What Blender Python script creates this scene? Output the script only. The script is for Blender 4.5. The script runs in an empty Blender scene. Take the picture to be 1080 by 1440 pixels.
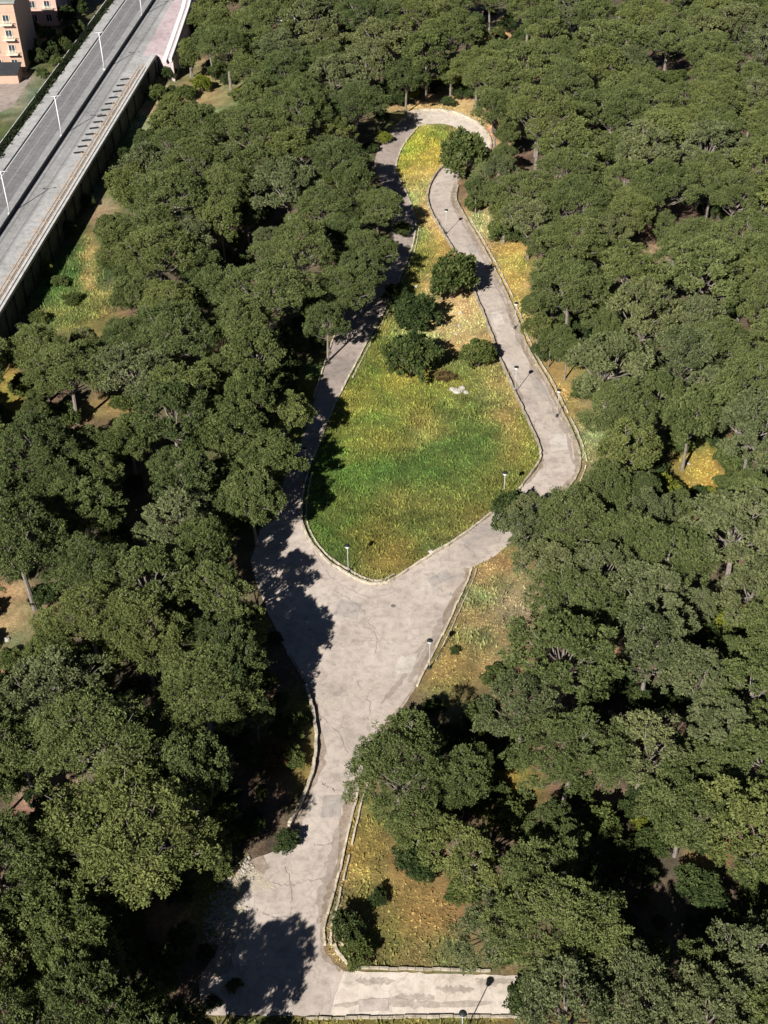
import bpy, math, random
import numpy as np
from mathutils import Vector, Matrix
random.seed(7); rng = np.random.default_rng(7)
PI = math.pi; R_ = math.radians
scene = bpy.context.scene; COL = scene.collection

# ------------------------------------------------------------------ camera
F = 1780.0; PITCH = R_(40.5); ROLL = R_(-1.0); H = 110.0
fw = Vector((0, math.cos(PITCH), -math.sin(PITCH)))
r0 = Vector((1, 0, 0)); u0 = Vector((0, math.sin(PITCH), math.cos(PITCH)))
rt = r0 * math.cos(ROLL) + u0 * math.sin(ROLL)
up = u0 * math.cos(ROLL) - r0 * math.sin(ROLL)
cd = bpy.data.cameras.new('camera'); cam = bpy.data.objects.new('camera', cd); COL.objects.link(cam)
cd.sensor_fit = 'VERTICAL'; cd.angle = 2 * math.atan(720 / F); cd.clip_start = 1; cd.clip_end = 6000
M = Matrix((rt, up, -fw)).transposed().to_4x4(); M.translation = (0, 0, H); cam.matrix_world = M
scene.camera = cam

def at(px, py, z=0.0):
    """world point on the plane z seen at photo pixel (px,py)"""
    d = fw + rt * ((px - 540) / F) - up * ((py - 720) / F)
    t = (z - H) / d.z
    return Vector((d.x * t, d.y * t, z))
RT, UP, FW = (np.array(v) for v in (rt, up, fw))
def proj(P):
    P = np.asarray(P, float) - np.array((0, 0, H))
    z = P @ FW
    return np.stack([540 + F * (P @ RT) / z, 720 - F * (P @ UP) / z], -1)
def scale_at(p): # px per metre, horizontally
    return F / ((np.asarray(p, float) - np.array((0, 0, H))) @ FW)

# ------------------------------------------------------------------ sun
SUN_EL = R_(36); SH_AZ = R_(28)          # shadows fall 28 deg right of straight ahead
SHV = np.array((math.sin(SH_AZ), math.cos(SH_AZ))) / math.tan(SUN_EL)   # ground shift per metre of height
sl = bpy.data.lights.new('sun', 'SUN'); so = bpy.data.objects.new('sun', sl); COL.objects.link(so)
sl.energy = 5.0; sl.angle = R_(0.53); sl.color = (1.0, 0.965, 0.91)
dirv = Vector((math.sin(SH_AZ) * math.cos(SUN_EL), math.cos(SH_AZ) * math.cos(SUN_EL), -math.sin(SUN_EL)))
so.rotation_euler = dirv.to_track_quat('-Z', 'Y').to_euler()
w = bpy.data.worlds.new('World'); scene.world = w; w.use_nodes = True
nt = w.node_tree; sky = nt.nodes.new('ShaderNodeTexSky'); sky.sky_type = 'NISHITA'; sky.sun_disc = False
sky.air_density = .32; sky.dust_density = .1; sky.altitude = 1500; sky.sun_elevation = SUN_EL; sky.sun_rotation = math.atan2(-dirv.x, -dirv.y)
nt.links.new(sky.outputs[0], nt.nodes['Background'].inputs[0]); nt.nodes['Background'].inputs[1].default_value = 0.05
scene.view_settings.view_transform = 'Standard'; scene.view_settings.look = 'None'
scene.view_settings.exposure = 0.7; scene.view_settings.gamma = 1

# ------------------------------------------------------------------ materials
def new_mat(name):
    m = bpy.data.materials.new(name); m.use_nodes = True
    n = m.node_tree.nodes; l = m.node_tree.links
    b = n['Principled BSDF']; b.inputs['Roughness'].default_value = .85
    b.inputs['Specular IOR Level'].default_value = .2
    return m, n, l, b
def mix(n, l, a, b, fac, mode='MIX'):
    x = n.new('ShaderNodeMix'); x.data_type = 'RGBA'; x.blend_type = mode
    for s, v in ((x.inputs[0], fac), (x.inputs[6], a), (x.inputs[7], b)):
        if hasattr(v, 'links'): l.new(v, s)
        elif isinstance(v, (tuple, list)): s.default_value = (*v[:3], 1)
        else: s.default_value = v
    return x.outputs[2]
def noise(n, l, scale, detail=4, rough=.6, coord='Object', dist=0.0):
    t = n.new('ShaderNodeTexCoord'); x = n.new('ShaderNodeTexNoise')
    x.inputs['Scale'].default_value = scale; x.inputs['Detail'].default_value = detail
    x.inputs['Roughness'].default_value = rough; x.inputs['Distortion'].default_value = dist
    l.new(t.outputs[coord], x.inputs['Vector']); return x.outputs['Fac']
def ramp(n, l, src, stops):
    r = n.new('ShaderNodeValToRGB'); e = r.color_ramp.elements
    while len(e) < len(stops): e.new(.5)
    for k, (p, c) in enumerate(stops):
        e[k].position = p; e[k].color = (*c, 1) if isinstance(c, tuple) else (c, c, c, 1)
    l.new(src, r.inputs[0]); return r.outputs[0]
def bump(n, l, b, src, strength=.4, dist=.05):
    x = n.new('ShaderNodeBump'); x.inputs['Strength'].default_value = strength; x.inputs['Distance'].default_value = dist
    l.new(src, x.inputs['Height']); l.new(x.outputs[0], b.inputs['Normal'])
def simple(name, col, var=.25, scale=2.0, rough=.85, metal=0, bmp=0.0):
    m, n, l, b = new_mat(name)
    nz = noise(n, l, scale, 6, .65)
    c0 = tuple(v * (1 - var) for v in col); c1 = tuple(min(1, v * (1 + var)) for v in col)
    l.new(ramp(n, l, nz, [(.3, c0), (.7, c1)]), b.inputs['Base Color'])
    b.inputs['Roughness'].default_value = rough; b.inputs['Metallic'].default_value = metal
    if bmp: bump(n, l, b, noise(n, l, scale * 6, 4, .7), bmp)
    return m

def mat_road(name, base, dark, light):
    m, n, l, b = new_mat(name)
    big = noise(n, l, .12, 6, .6, dist=.6); mid = noise(n, l, .9, 6, .7, dist=.4); fine = noise(n, l, 9, 5, .75)
    c = ramp(n, l, big, [(.30, dark), (.48, base), (.70, light)])
    c = mix(n, l, c, ramp(n, l, mid, [(.3, .62), (.52, 1.0), (.75, 1.18)]), .85, 'MULTIPLY')
    c = mix(n, l, c, ramp(n, l, fine, [(.3, .72), (.7, 1.22)]), .7, 'MULTIPLY')
    # cracks and slab joints worn dark
    t = n.new('ShaderNodeTexCoord'); v = n.new('ShaderNodeTexVoronoi'); v.feature = 'DISTANCE_TO_EDGE'; v.inputs['Scale'].default_value = .19
    wv = n.new('ShaderNodeTexNoise'); wv.inputs['Scale'].default_value = .7; wv.inputs['Detail'].default_value = 5
    add = n.new('ShaderNodeVectorMath'); add.operation = 'MULTIPLY_ADD'; add.inputs[1].default_value = (1.6,) * 3
    l.new(t.outputs['Object'], wv.inputs['Vector']); l.new(wv.outputs['Color'], add.inputs[0]); l.new(t.outputs['Object'], add.inputs[2])
    l.new(add.outputs[0], v.inputs['Vector'])
    c = mix(n, l, c, ramp(n, l, v.outputs['Distance'], [(0.0, .6), (.012, 1.0)]), .5, 'MULTIPLY')
    l.new(c, b.inputs['Base Color']); bump(n, l, b, fine, .35, .03)
    return m
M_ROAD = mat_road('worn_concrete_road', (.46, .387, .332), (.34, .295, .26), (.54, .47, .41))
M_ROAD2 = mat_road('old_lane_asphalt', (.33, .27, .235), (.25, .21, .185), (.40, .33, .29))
M_PALE = mat_road('bleached_concrete', (.58, .50, .42), (.43, .37, .31), (.68, .60, .52))
M_ASPH = mat_road('highway_asphalt', (.19, .187, .185), (.165, .162, .16), (.215, .211, .208))
M_HWPALE = mat_road('faded_asphalt', (.29, .285, .28), (.235, .23, .227), (.34, .335, .33))
M_WALK = mat_road('pavement_concrete', (.37, .365, .355), (.30, .295, .285), (.43, .42, .41))
M_PINK = mat_road('pink_paving', (.50, .40, .41), (.42, .33, .34), (.56, .46, .46))
M_KERB = simple('kerb_stone', (.36, .31, .24), .5, 1.1, bmp=.4)
M_KERBP = simple('pale_kerb_stone', (.47, .41, .32), .5, 1.1, bmp=.4)
M_WALL = simple('retaining_wall_concrete', (.075, .08, .07), .5, .6, bmp=.4)  # concrete darkened so its colour carries the shade on the wall face
M_CAP = simple('wall_cap_concrete', (.48, .47, .45), .25, .8)
M_ORANGE = simple('rusty_rail_paint', (.55, .36, .2), .25, 3)
M_WHITE = simple('white_paint', (.75, .75, .73), .06, 4, .5)
M_DARK = simple('dark_metal', (.035, .04, .04), .2, 4, .5, .3)
M_POLE = simple('galvanised_pole', (.38, .39, .38), .2, 3, .5, .2)
M_GLOBE = simple('globe_glass', (.78, .78, .74), .05, 3, .3)
M_BARK = simple('pine_bark', (.21, .18, .155), .35, 2.2, bmp=.5)
M_BARKD = simple('dark_bark', (.12, .095, .075), .35, 3, bmp=.5)
M_ROCK = simple('limestone', (.40, .37, .33), .4, 2.5, bmp=.6)

def mat_leaf(name, dark, light, trans=.22, hue=.03):
    m = bpy.data.materials.new(name); m.use_nodes = True; n = m.node_tree.nodes; l = m.node_tree.links
    n.remove(n['Principled BSDF']); out = n['Material Output']
    a = n.new('ShaderNodeAttribute'); a.attribute_name = 'tint'
    c = ramp(n, l, a.outputs['Fac'], [(0.0, dark), (1.0, light)])
    oi = n.new('ShaderNodeObjectInfo')
    c = mix(n, l, c, ramp(n, l, oi.outputs['Random'], [(0, (.84, .87, .86)), (.5, (1, 1, 1)), (1, (1.16, 1.11, 1.0))]), 1.0, 'MULTIPLY')
    d = n.new('ShaderNodeBsdfDiffuse'); t = n.new('ShaderNodeBsdfTranslucent'); mx = n.new('ShaderNodeMixShader')
    mx.inputs[0].default_value = trans
    l.new(c, d.inputs[0]); l.new(c, t.inputs[0]); l.new(d.outputs[0], mx.inputs[1]); l.new(t.outputs[0], mx.inputs[2])
    l.new(mx.outputs[0], out.inputs[0]); return m
LEAF = {
    'olive green': mat_leaf('olive_pine_needles', (.079, .102, .034), (.190, .218, .080)),
    'dark green': mat_leaf('dark_pine_needles', (.064, .088, .031), (.155, .187, .070)),
    'grey green': mat_leaf('grey_pine_needles', (.092, .111, .047), (.202, .222, .103)),
}
M_SHRUB = mat_leaf('shrub_leaves', (.028, .047, .018), (.085, .112, .04), .2)
M_SHADE_BAND = mat_leaf('shade_band_leaves', (.012, .018, .009), (.04, .052, .022), .1)  # near-black leaves carry the shade of the gap beside the highway
M_BROAD = mat_leaf('broad_leaves', (.055, .085, .025), (.14, .16, .055), .2)
M_LIME = mat_leaf('lime_leaves', (.11, .14, .02), (.26, .27, .05), .3)
M_BROWN = mat_leaf('brown_twigs', (.10, .06, .03), (.2, .13, .06), .2)

# ------------------------------------------------------------------ object helpers
def link(name, me, mat=None, parent=None, loc=None):
    o = bpy.data.objects.new(name, me); COL.objects.link(o)
    if mat is not None and me is not None:
        me.materials.clear()
        for m in (mat if isinstance(mat, (list, tuple)) else [mat]): me.materials.append(m)
    if parent is not None: o.parent = parent
    if loc is not None: o.location = loc
    return o
def tag(o, label=None, cat=None, group=None, kind=None):
    for k, v in (('label', label), ('category', cat), ('group', group), ('kind', kind)):
        if v: o[k] = v
    return o
def empty(name, loc, rz=0):
    o = bpy.data.objects.new(name, None); COL.objects.link(o); o.location = loc; o.rotation_euler.z = rz
    o.empty_display_size = .5; return o
class MB:
    def __init__(s): s.v = []; s.f = []; s.mi = []
    def face(s, pts, mi=0):
        k = len(s.v); s.v += [tuple(p) for p in pts]; s.f.append(tuple(range(k, k + len(pts)))); s.mi.append(mi)
    def box(s, c, d, mi=0, rot=0.0, ax=None):
        cx, cy, cz = c; a, b, e = (q / 2 for q in d); k = len(s.v); co, si = math.cos(rot), math.sin(rot)
        for z in (-e, e):
            for x, y in ((-a, -b), (a, -b), (a, b), (-a, b)):
                s.v.append((cx + x * co - y * si, cy + x * si + y * co, cz + z))
        for q in ((0, 3, 2, 1), (4, 5, 6, 7), (0, 1, 5, 4), (1, 2, 6, 5), (2, 3, 7, 6), (3, 0, 4, 7)):
            s.f.append(tuple(k + i for i in q)); s.mi.append(mi)
    def tube(s, pts, rad, n=7, mi=0, cap=True):
        pts = [Vector(p) for p in pts]; rings = []
        for i, p in enumerate(pts):
            d = (pts[min(i + 1, len(pts) - 1)] - pts[max(i - 1, 0)]).normalized()
            a = d.orthogonal().normalized(); b = d.cross(a); r = rad[i] if isinstance(rad, (list, tuple)) else rad
            rings.append(len(s.v))
            for q in range(n):
                t = 2 * PI * q / n; s.v.append(tuple(p + (a * math.cos(t) + b * math.sin(t)) * r))
        for i in range(len(pts) - 1):
            for q in range(n):
                s.f.append((rings[i] + q, rings[i] + (q + 1) % n, rings[i + 1] + (q + 1) % n, rings[i + 1] + q)); s.mi.append(mi)
        if cap:
            s.f.append(tuple(rings[0] + q for q in reversed(range(n)))); s.mi.append(mi)
            s.f.append(tuple(rings[-1] + q for q in range(n))); s.mi.append(mi)
    def lathe(s, prof, c=(0, 0, 0), n=14, mi=0):
        rings = []
        for r, z in prof:
            rings.append(len(s.v))
            for q in range(n):
                t = 2 * PI * q / n; s.v.append((c[0] + r * math.cos(t), c[1] + r * math.sin(t), c[2] + z))
        for i in range(len(prof) - 1):
            for q in range(n):
                s.f.append((rings[i] + q, rings[i] + (q + 1) % n, rings[i + 1] + (q + 1) % n, rings[i + 1] + q)); s.mi.append(mi)
    def mesh(s, name):
        me = bpy.data.meshes.new(name); me.from_pydata(s.v, [], s.f); me.polygons.foreach_set('material_index', s.mi); me.update(); return me
    def build(s, name, mat, parent=None, loc=None, smooth=False):
        me = s.mesh(name)
        if smooth: me.polygons.foreach_set('use_smooth', [True] * len(me.polygons))
        return link(name, me, mat, parent, loc)
def np_quads(name, V, tint=None, col=None, per=4):
    """V (n,per,3) faces"""
    nq = len(V); me = bpy.data.meshes.new(name)
    me.vertices.add(nq * per); me.vertices.foreach_set('co', V.reshape(-1).astype(np.float32))
    me.loops.add(nq * per); me.loops.foreach_set('vertex_index', np.arange(nq * per, dtype=np.int32))
    me.polygons.add(nq); me.polygons.foreach_set('loop_start', np.arange(nq, dtype=np.int32) * per)
    me.update(calc_edges=True)
    if tint is not None:
        a = me.attributes.new('tint', 'FLOAT', 'FACE'); a.data.foreach_set('value', tint.astype(np.float32))
    if col is not None:
        a = me.attributes.new('col', 'FLOAT_COLOR', 'FACE')
        a.data.foreach_set('color', np.concatenate([col, np.ones((nq, 1))], 1).astype(np.float32).reshape(-1))
    return me

# smooth value noise for python-side variation
_tab = rng.random((64, 64))
def vnoise(x, y):
    xi = np.floor(x).astype(int); yi = np.floor(y).astype(int); fx = x - xi; fy = y - yi
    fx = fx * fx * (3 - 2 * fx); fy = fy * fy * (3 - 2 * fy)
    g = lambda a, b: _tab[a % 64, b % 64]
    return (g(xi, yi) * (1 - fx) + g(xi + 1, yi) * fx) * (1 - fy) + (g(xi, yi + 1) * (1 - fx) + g(xi + 1, yi + 1) * fx) * fy
def fbm(x, y, o=4):
    s = 0; a = .5
    for k in range(o): s = s + a * vnoise(x * 2 ** k + 7.3 * k, y * 2 ** k + 3.1 * k); a *= .5
    return s / (1 - .5 ** o)
def inpoly(x, y, poly):
    x = np.asarray(x, float); y = np.asarray(y, float); r = np.zeros(x.shape, bool); n = len(poly)
    for i in range(n):
        x1, y1 = poly[i]; x2, y2 = poly[(i + 1) % n]
        if y1 == y2: continue
        c = ((y1 > y) != (y2 > y)) & (x < (x2 - x1) * (y - y1) / (y2 - y1) + x1); r ^= c
    return r
def catmull(P, n=6):
    P = [np.array(p, float) for p in P]; Q = [2 * P[0] - P[1]] + P + [2 * P[-1] - P[-2]]; out = []
    for i in range(1, len(Q) - 2):
        for k in range(n):
            t = k / n; a, b, c, d = Q[i - 1], Q[i], Q[i + 1], Q[i + 2]
            out.append(.5 * (2 * b + (c - a) * t + (2 * a - 5 * b + 4 * c - d) * t * t + (3 * b - a - 3 * c + d) * t ** 3))
    out.append(P[-1]); return out

# ------------------------------------------------------------------ ground plan, traced on the photograph and laid on the ground
LANE_L = [(628, 230), (610, 252), (602, 275), (606, 297), (622, 326), (641, 357), (660, 395), (676, 432), (691, 470), (706, 510), (723, 549), (744, 594), (758, 626), (761, 640), (757, 655), (735, 685)]
LANE_R = [(652, 236), (643, 262), (641, 284), (655, 310), (672, 339), (690, 372), (707, 406), (722, 440), (736, 480), (751, 510), (769, 540), (786, 575), (803, 610), (813, 638), (814, 655), (806, 676), (785, 702)]
LAWN_B = [(735, 685), (700, 716), (650, 755), (600, 786), (560, 812), (543, 821), (520, 822), (495, 812), (460, 790), (437, 765), (424, 735), (424, 703), (431, 665)]
LEFT_K = [(431, 665), (446, 628), (465, 580), (490, 530), (515, 482), (540, 437), (562, 390), (578, 350), (584, 318), (578, 290), (566, 262), (556, 236), (566, 206), (588, 178)]
LEFT_O = [(352, 790), (366, 745), (388, 700), (413, 645), (434, 590), (449, 540), (464, 495), (482, 450), (516, 405), (542, 355), (550, 320), (548, 285), (534, 255), (527, 225), (545, 190), (572, 160)]
JUN_R = [(785, 702), (745, 738), (715, 766), (690, 785), (662, 800), (655, 820), (642, 848), (625, 885), (604, 927), (585, 965), (562, 1000), (535, 1045), (508, 1098), (494, 1145), (478, 1215), (466, 1265), (455, 1302), (455, 1330), (464, 1348), (485, 1366)]
LOW_L = [(352, 790), (372, 850), (405, 920), (432, 965), (443, 1005), (447, 1045), (442, 1085), (428, 1125), (409, 1163), (398, 1195)]
APRON = [(398, 1195), (370, 1203), (345, 1214), (330, 1232), (312, 1262), (300, 1290), (308, 1330), (280, 1380), (290, 1428)]
ROAD_MAIN = catmull(LANE_R[-2:] + JUN_R[1:], 5) + [np.array((485, 1366)), np.array((470, 1400)), np.array((465, 1428))] + catmull(APRON[::-1], 4) + catmull(LOW_L[::-1], 5) + \
    [np.array(p) for p in ((352, 790), (366, 745))] + catmull([(424, 703), (424, 735), (437, 765), (460, 790), (495, 812), (520, 822), (543, 821), (560, 812), (600, 786), (650, 755), (700, 716), (735, 685)], 5)
ROAD_LANE = catmull(LANE_L, 5) + catmull(LANE_R[::-1], 5)[1:]
ROAD_LEFT = catmull(LEFT_O[1:], 5) + catmull(LEFT_K[::-1], 5) + [np.array((424, 703))]
LOOP_OUT = [(572, 160), (600, 156), (625, 157), (650, 163), (674, 177), (688, 196), (688, 216), (674, 230), (652, 236)]
LOOP_IN = [(588, 178), (600, 175), (622, 174), (642, 180), (654, 190), (656, 202), (646, 216), (628, 230)]
ROAD_LOOP = catmull(LOOP_OUT, 5) + catmull(LOOP_IN[::-1], 5)
ROAD_LOW = [(465, 1428), (470, 1400), (485, 1366), (530, 1367), (580, 1368), (640, 1370), (700, 1371), (760, 1373), (768, 1400), (764, 1429), (700, 1428), (600, 1427), (530, 1428)]
LAWN = LANE_L + LAWN_B[1:] + LEFT_K[1:] + LOOP_IN[1:]
def lpoly(pts): return [tuple(p) for p in pts]

def flat(name, poly, z, mat, jit=0.0, seed=0, parent=None):
    import bmesh
    bm = bmesh.new(); rr = random.Random(seed); vs = []
    P = [at(p[0], p[1]) for p in poly]
    Q = []
    for i, p in enumerate(P):                       # subdivide the outline so that its edge can wander a little
        q = P[(i + 1) % len(P)]; n = max(1, int((q - p).length / .6)) if jit else 1
        for k in range(n):
            a = p.lerp(q, k / n)
            Q.append(Vector((a.x + rr.gauss(0, jit), a.y + rr.gauss(0, jit), 0)))
    for p in Q: vs.append(bm.verts.new((p.x, p.y, z)))
    f = bm.faces.new(vs); bmesh.ops.triangulate(bm, faces=[f], ngon_method='BEAUTY')
    for f in bm.faces:
        if f.normal.z < 0: f.normal_flip()
    me = bpy.data.meshes.new(name); bm.to_mesh(me); bm.free()
    return link(name, me, mat, parent)

# ------------------------------------------------------------------ ground sheet
SOIL = np.array((.10, .072, .045))
BLOBS = [  # centre and radii in the photograph, albedo, weight: patches of dry, green and bare ground
    (600, 640, 200, 130, (.085, .124, .018), 2.2), (640, 625, 75, 55, (.056, .095, .018), 2.4), (600, 690, 70, 45, (.068, .102, .018), 1.6), (500, 660, 60, 60, (.075, .12, .015), 1.4),
    (505, 595, 62, 55, (.21, .185, .025), 2.4), (560, 560, 80, 25, (.22, .185, .03), 1.8), (590, 610, 25, 12, (.38, .27, .08), 1.8), (470, 700, 22, 22, (.17, .15, .03), 1.4), (560, 700, 20, 30, (.16, .12, .03), 1.6), (660, 720, 40, 20, (.2, .165, .035), 1.6),
    (490, 740, 55, 45, (.13, .11, .015), 1.6), (560, 765, 60, 35, (.15, .115, .018), 1.4), (440, 700, 22, 60, (.075, .115, .012), 2.0),
    (460, 640, 40, 40, (.085, .12, .012), 1.4), (735, 620, 30, 50, (.2, .17, .02), 1.2), (700, 690, 50, 30, (.19, .16, .025), 1.2), (720, 585, 16, 50, (.33, .22, .08), 1.6),
    (640, 450, 55, 40, (.42, .30, .125), 2.4), (700, 540, 25, 40, (.30, .22, .08), 1.6), (610, 530, 70, 25, (.2, .17, .025), 1.4), (520, 500, 30, 70, (.10, .125, .015), 2.0),
    (545, 540, 45, 18, (.27, .22, .02), 1.0), (575, 380, 20, 60, (.11, .14, .015), 2.0), (610, 345, 25, 40, (.24, .2, .035), 1.8), (600, 290, 22, 40, (.42, .27, .11), 2.2),
    (590, 215, 30, 36, (.27, .24, .02), 2.4), (580, 250, 30, 14, (.22, .19, .05), 2.0), (645, 156, 75, 13, (.42, .28, .11), 3.0), (694, 205, 14, 38, (.46, .22, .11), 3.0),
    (672, 315, 16, 26, (.44, .28, .12), 2.4), (722, 385, 20, 45, (.32, .25, .05), 2.2), (740, 440, 12, 30, (.34, .25, .08), 2.0), (790, 560, 25, 40, (.36, .24, .07), 2.2), (830, 620, 25, 40, (.36, .27, .13), 2.2),
    (680, 860, 60, 60, (.29, .185, .08), 2.6), (640, 930, 40, 50, (.16, .145, .035), 2.4), (728, 850, 25, 25, (.30, .19, .13), 2.4), (690, 825, 40, 25, (.22, .17, .06), 1.6), (650, 895, 18, 14, (.09, .12, .025), 1.6),
    (515, 1190, 30, 60, (.23, .165, .035), 2.4), (575, 1290, 50, 60, (.30, .165, .045), 2.8), (545, 1320, 25, 25, (.11, .125, .02), 1.8), (640, 1345, 70, 30, (.19, .14, .05), 2.0), (470, 1330, 20, 40, (.22, .17, .07), 1.6), (720, 1105, 28, 34, (.17, .15, .02), 2.4),
    (290, 1260, 30, 40, (.2, .16, .025), 2.2), (250, 1290, 26, 24, (.40, .22, .11), 2.4), (430, 1130, 14, 60, (.16, .15, .025), 1.8), (420, 995, 20, 20, (.19, .17, .025), 1.6), (385, 1060, 25, 25, (.13, .10, .03), 1.2),
    (95, 395, 40, 56, (.06, .105, .02), 3.4), (115, 445, 36, 22, (.16, .155, .035), 2.2), (128, 375, 9, 40, (.40, .26, .09), 2.2), (145, 290, 14, 20, (.38, .24, .14), 2.0), (205, 150, 18, 60, (.4, .31, .16), 2.2), (165, 215, 14, 40, (.2, .22, .05), 1.8),
    (10, 555, 26, 26, (.34, .22, .03), 2.2), (148, 575, 28, 16, (.28, .19, .06), 2.2), (10, 875, 34, 50, (.32, .2, .09), 2.2), (70, 1105, 34, 22, (.38, .23, .15), 2.2), (60, 1000, 70, 8, (.3, .22, .07), 1.8),
    (985, 660, 34, 36, (.25, .2, .03), 2.4), (858, 932, 22, 18, (.35, .2, .11), 2.4), (998, 1206, 18, 22, (.3, .17, .05), 2.0), (890, 1128, 30, 12, (.38, .25, .16), 2.2), (922, 342, 16, 14, (.35, .2, .12), 2.2), (1010, 870, 26, 22, (.3, .26, .02), 2.2),
    (710, 44, 30, 10, (.36, .26, .1), 2.2), (300, 128, 45, 26, (.26, .2, .08), 2.2), (560, 1436, 200, 12, (.17, .135, .025), 2.0), (60, 180, 120, 110, (.06, .085, .02), 2.5), (20, 130, 26, 22, (.33, .28, .22), 3.5), (480, 490, 30, 30, (.25, .13, .06), .6), (700, 1440, 100, 30, (.10, .09, .03), 1.0),
]
def ground_col(px, py, x, y):
    wsum = np.full(px.shape, .35); c = SOIL * wsum[..., None]
    jx = (fbm(x * .22, y * .22) - .5) * 40; jy = (fbm(x * .22 + 31, y * .22 + 17) - .5) * 28
    for bx, by, rx, ry, col, wt in BLOBS:
        d = ((px + jx - bx) / rx) ** 2 + ((py + jy - by) / ry) ** 2
        ww = wt * np.exp(-np.minimum(d, 40) * .9) * (.6 + .8 * fbm(x * .5 + bx, y * .5 + by, 3))
        c = c + np.array(col) * ww[..., None]; wsum = wsum + ww
    c = c / wsum[..., None]
    sp = fbm(x * .9, y * .9, 4)
    cl = fbm(x * .33 + 5, y * .33 + 9, 4)
    c = c * .9 + .1 * c.mean(-1, keepdims=True)
    hue = (fbm(x * .16 + 50, y * .16 + 20, 4) - .5)[..., None]; c = c * (1 + hue * np.array((1.3, .35, .6)))
    return c * ((.5 + 1.0 * sp) * (.72 + .6 * cl) * 1.36)[..., None]
def axis(lo, hi, st, far0, far1):
    a = list(np.arange(lo, hi, st)); s = st; x = lo
    pre = []
    while x > far0: s *= 1.6; x -= s; pre.append(x)
    s = st; x = a[-1]; post = []
    while x < far1: s *= 1.6; x += s; post.append(x)
    return np.array(pre[::-1] + a + post)
gx = axis(-110, 112, .75, -2500, 2500); gy = axis(52, 345, .75, -1500, 4000)
X, Y = np.meshgrid(gx, gy); nx, ny = len(gx), len(gy)
vis = (Y > 20) & (Y < 420)
PX = np.full(X.shape, -9999.); PY = np.full(X.shape, -9999.)
pp = proj(np.stack([X[vis], Y[vis], np.zeros(vis.sum())], -1)); PX[vis] = pp[:, 0]; PY[vis] = pp[:, 1]
C = ground_col(PX, PY, X, Y)
lawn_soft = np.exp(-np.minimum(((PX - 600) / 110) ** 2 + ((PY - 640) / 100) ** 2, 30)) * .5
Z = -.02 + 0 * lawn_soft
me = bpy.data.meshes.new('ground'); me.vertices.add(nx * ny)
me.vertices.foreach_set('co', np.stack([X, Y, Z], -1).reshape(-1).astype(np.float32))
ii = (np.arange(ny - 1)[:, None] * nx + np.arange(nx - 1)[None, :]).reshape(-1)
quads = np.stack([ii, ii + 1, ii + nx + 1, ii + nx], -1).astype(np.int32)
me.loops.add(quads.size); me.loops.foreach_set('vertex_index', quads.reshape(-1))
me.polygons.add(len(quads)); me.polygons.foreach_set('loop_start', np.arange(len(quads), dtype=np.int32) * 4); me.update(calc_edges=True)
a = me.attributes.new('col', 'FLOAT_COLOR', 'POINT'); a.data.foreach_set('color', np.concatenate([C, np.ones(C.shape[:2] + (1,))], -1).astype(np.float32).reshape(-1))
m, n, l, b = new_mat('grass_and_soil')
at_ = n.new('ShaderNodeAttribute'); at_.attribute_name = 'col'
c = mix(n, l, at_.outputs['Color'], ramp(n, l, noise(n, l, 2.2, 8, .75), [(.28, (.45, .47, .5)), (.5, (.95, .95, .95)), (.72, (1.6, 1.5, 1.4))]), .9, 'MULTIPLY')
l.new(c, b.inputs['Base Color']); bump(n, l, b, noise(n, l, 4.5, 6, .8), .9, .25)
M_GROUND = m
tag(link('ground', me, M_GROUND), kind='structure')

# ------------------------------------------------------------------ roads
road = tag(flat('road', lpoly(ROAD_MAIN), .004, M_ROAD, .05, 1), kind='structure')
lane = tag(flat('road', lpoly(ROAD_LANE), .008, M_ROAD, .05, 2), kind='structure')
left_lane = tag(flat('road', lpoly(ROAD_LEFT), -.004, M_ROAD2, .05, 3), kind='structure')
loop = tag(flat('road', lpoly(ROAD_LOOP), .012, M_PALE, .05, 4), kind='structure')
low = tag(flat('road', lpoly(ROAD_LOW), .012, M_PALE, .04, 5), kind='structure')

def streak(pts, wpx, mat, z, seed, parent=road):
    rr = random.Random(seed); L = []; Rr = []; P = [at(*p) for p in catmull(pts, 8)]
    for i, p in enumerate(P):
        d = (P[min(i + 1, len(P) - 1)] - P[max(i - 1, 0)]).normalized(); s = Vector((-d.y, d.x, 0))
        e = math.sin(PI * (i + .5) / len(P)) ** .4
        L.append(p + s * wpx * e * rr.uniform(.3, 1.1)); Rr.append(p - s * wpx * e * rr.uniform(.3, 1.1))
    mb = MB()
    for i in range(len(P) - 1):
        mb.face([(q.x, q.y, z) for q in (Rr[i], Rr[i + 1], L[i + 1], L[i])])
    return mb.build('stain', mat, parent)
def mat_dust(name, col, thr=.45, sc=1.3, soft=.2, amax=.75):
    m, n, l, b = new_mat(name)
    l.new(ramp(n, l, noise(n, l, 3, 5, .7), [(.3, tuple(v * .85 for v in col)), (.7, tuple(min(1, v * 1.12) for v in col))]), b.inputs['Base Color'])
    l.new(ramp(n, l, noise(n, l, sc, 8, .8), [(thr - soft, 0.0), (thr + soft * 1.25, amax)]), b.inputs['Alpha']); return m
M_DUST = mat_dust('pale_dust', (.66, .58, .49)); M_OIL = mat_dust('tyre_dark_band', (.37, .31, .265), .5); M_GRAV = mat_dust('loose_gravel', (.56, .49, .36), .5, 2.6, .06, .9)
streak([(552, 832), (556, 860), (561, 890), (560, 920), (545, 950), (515, 965), (480, 985), (445, 998)], .38, M_DUST, .016, 1)
streak([(560, 836), (590, 820), (620, 805), (645, 800), (656, 804)], .35, M_DUST, .019, 2)
streak([(440, 985), (470, 990), (500, 975), (530, 962)], 1.0, M_DUST, .022, 3)
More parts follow.
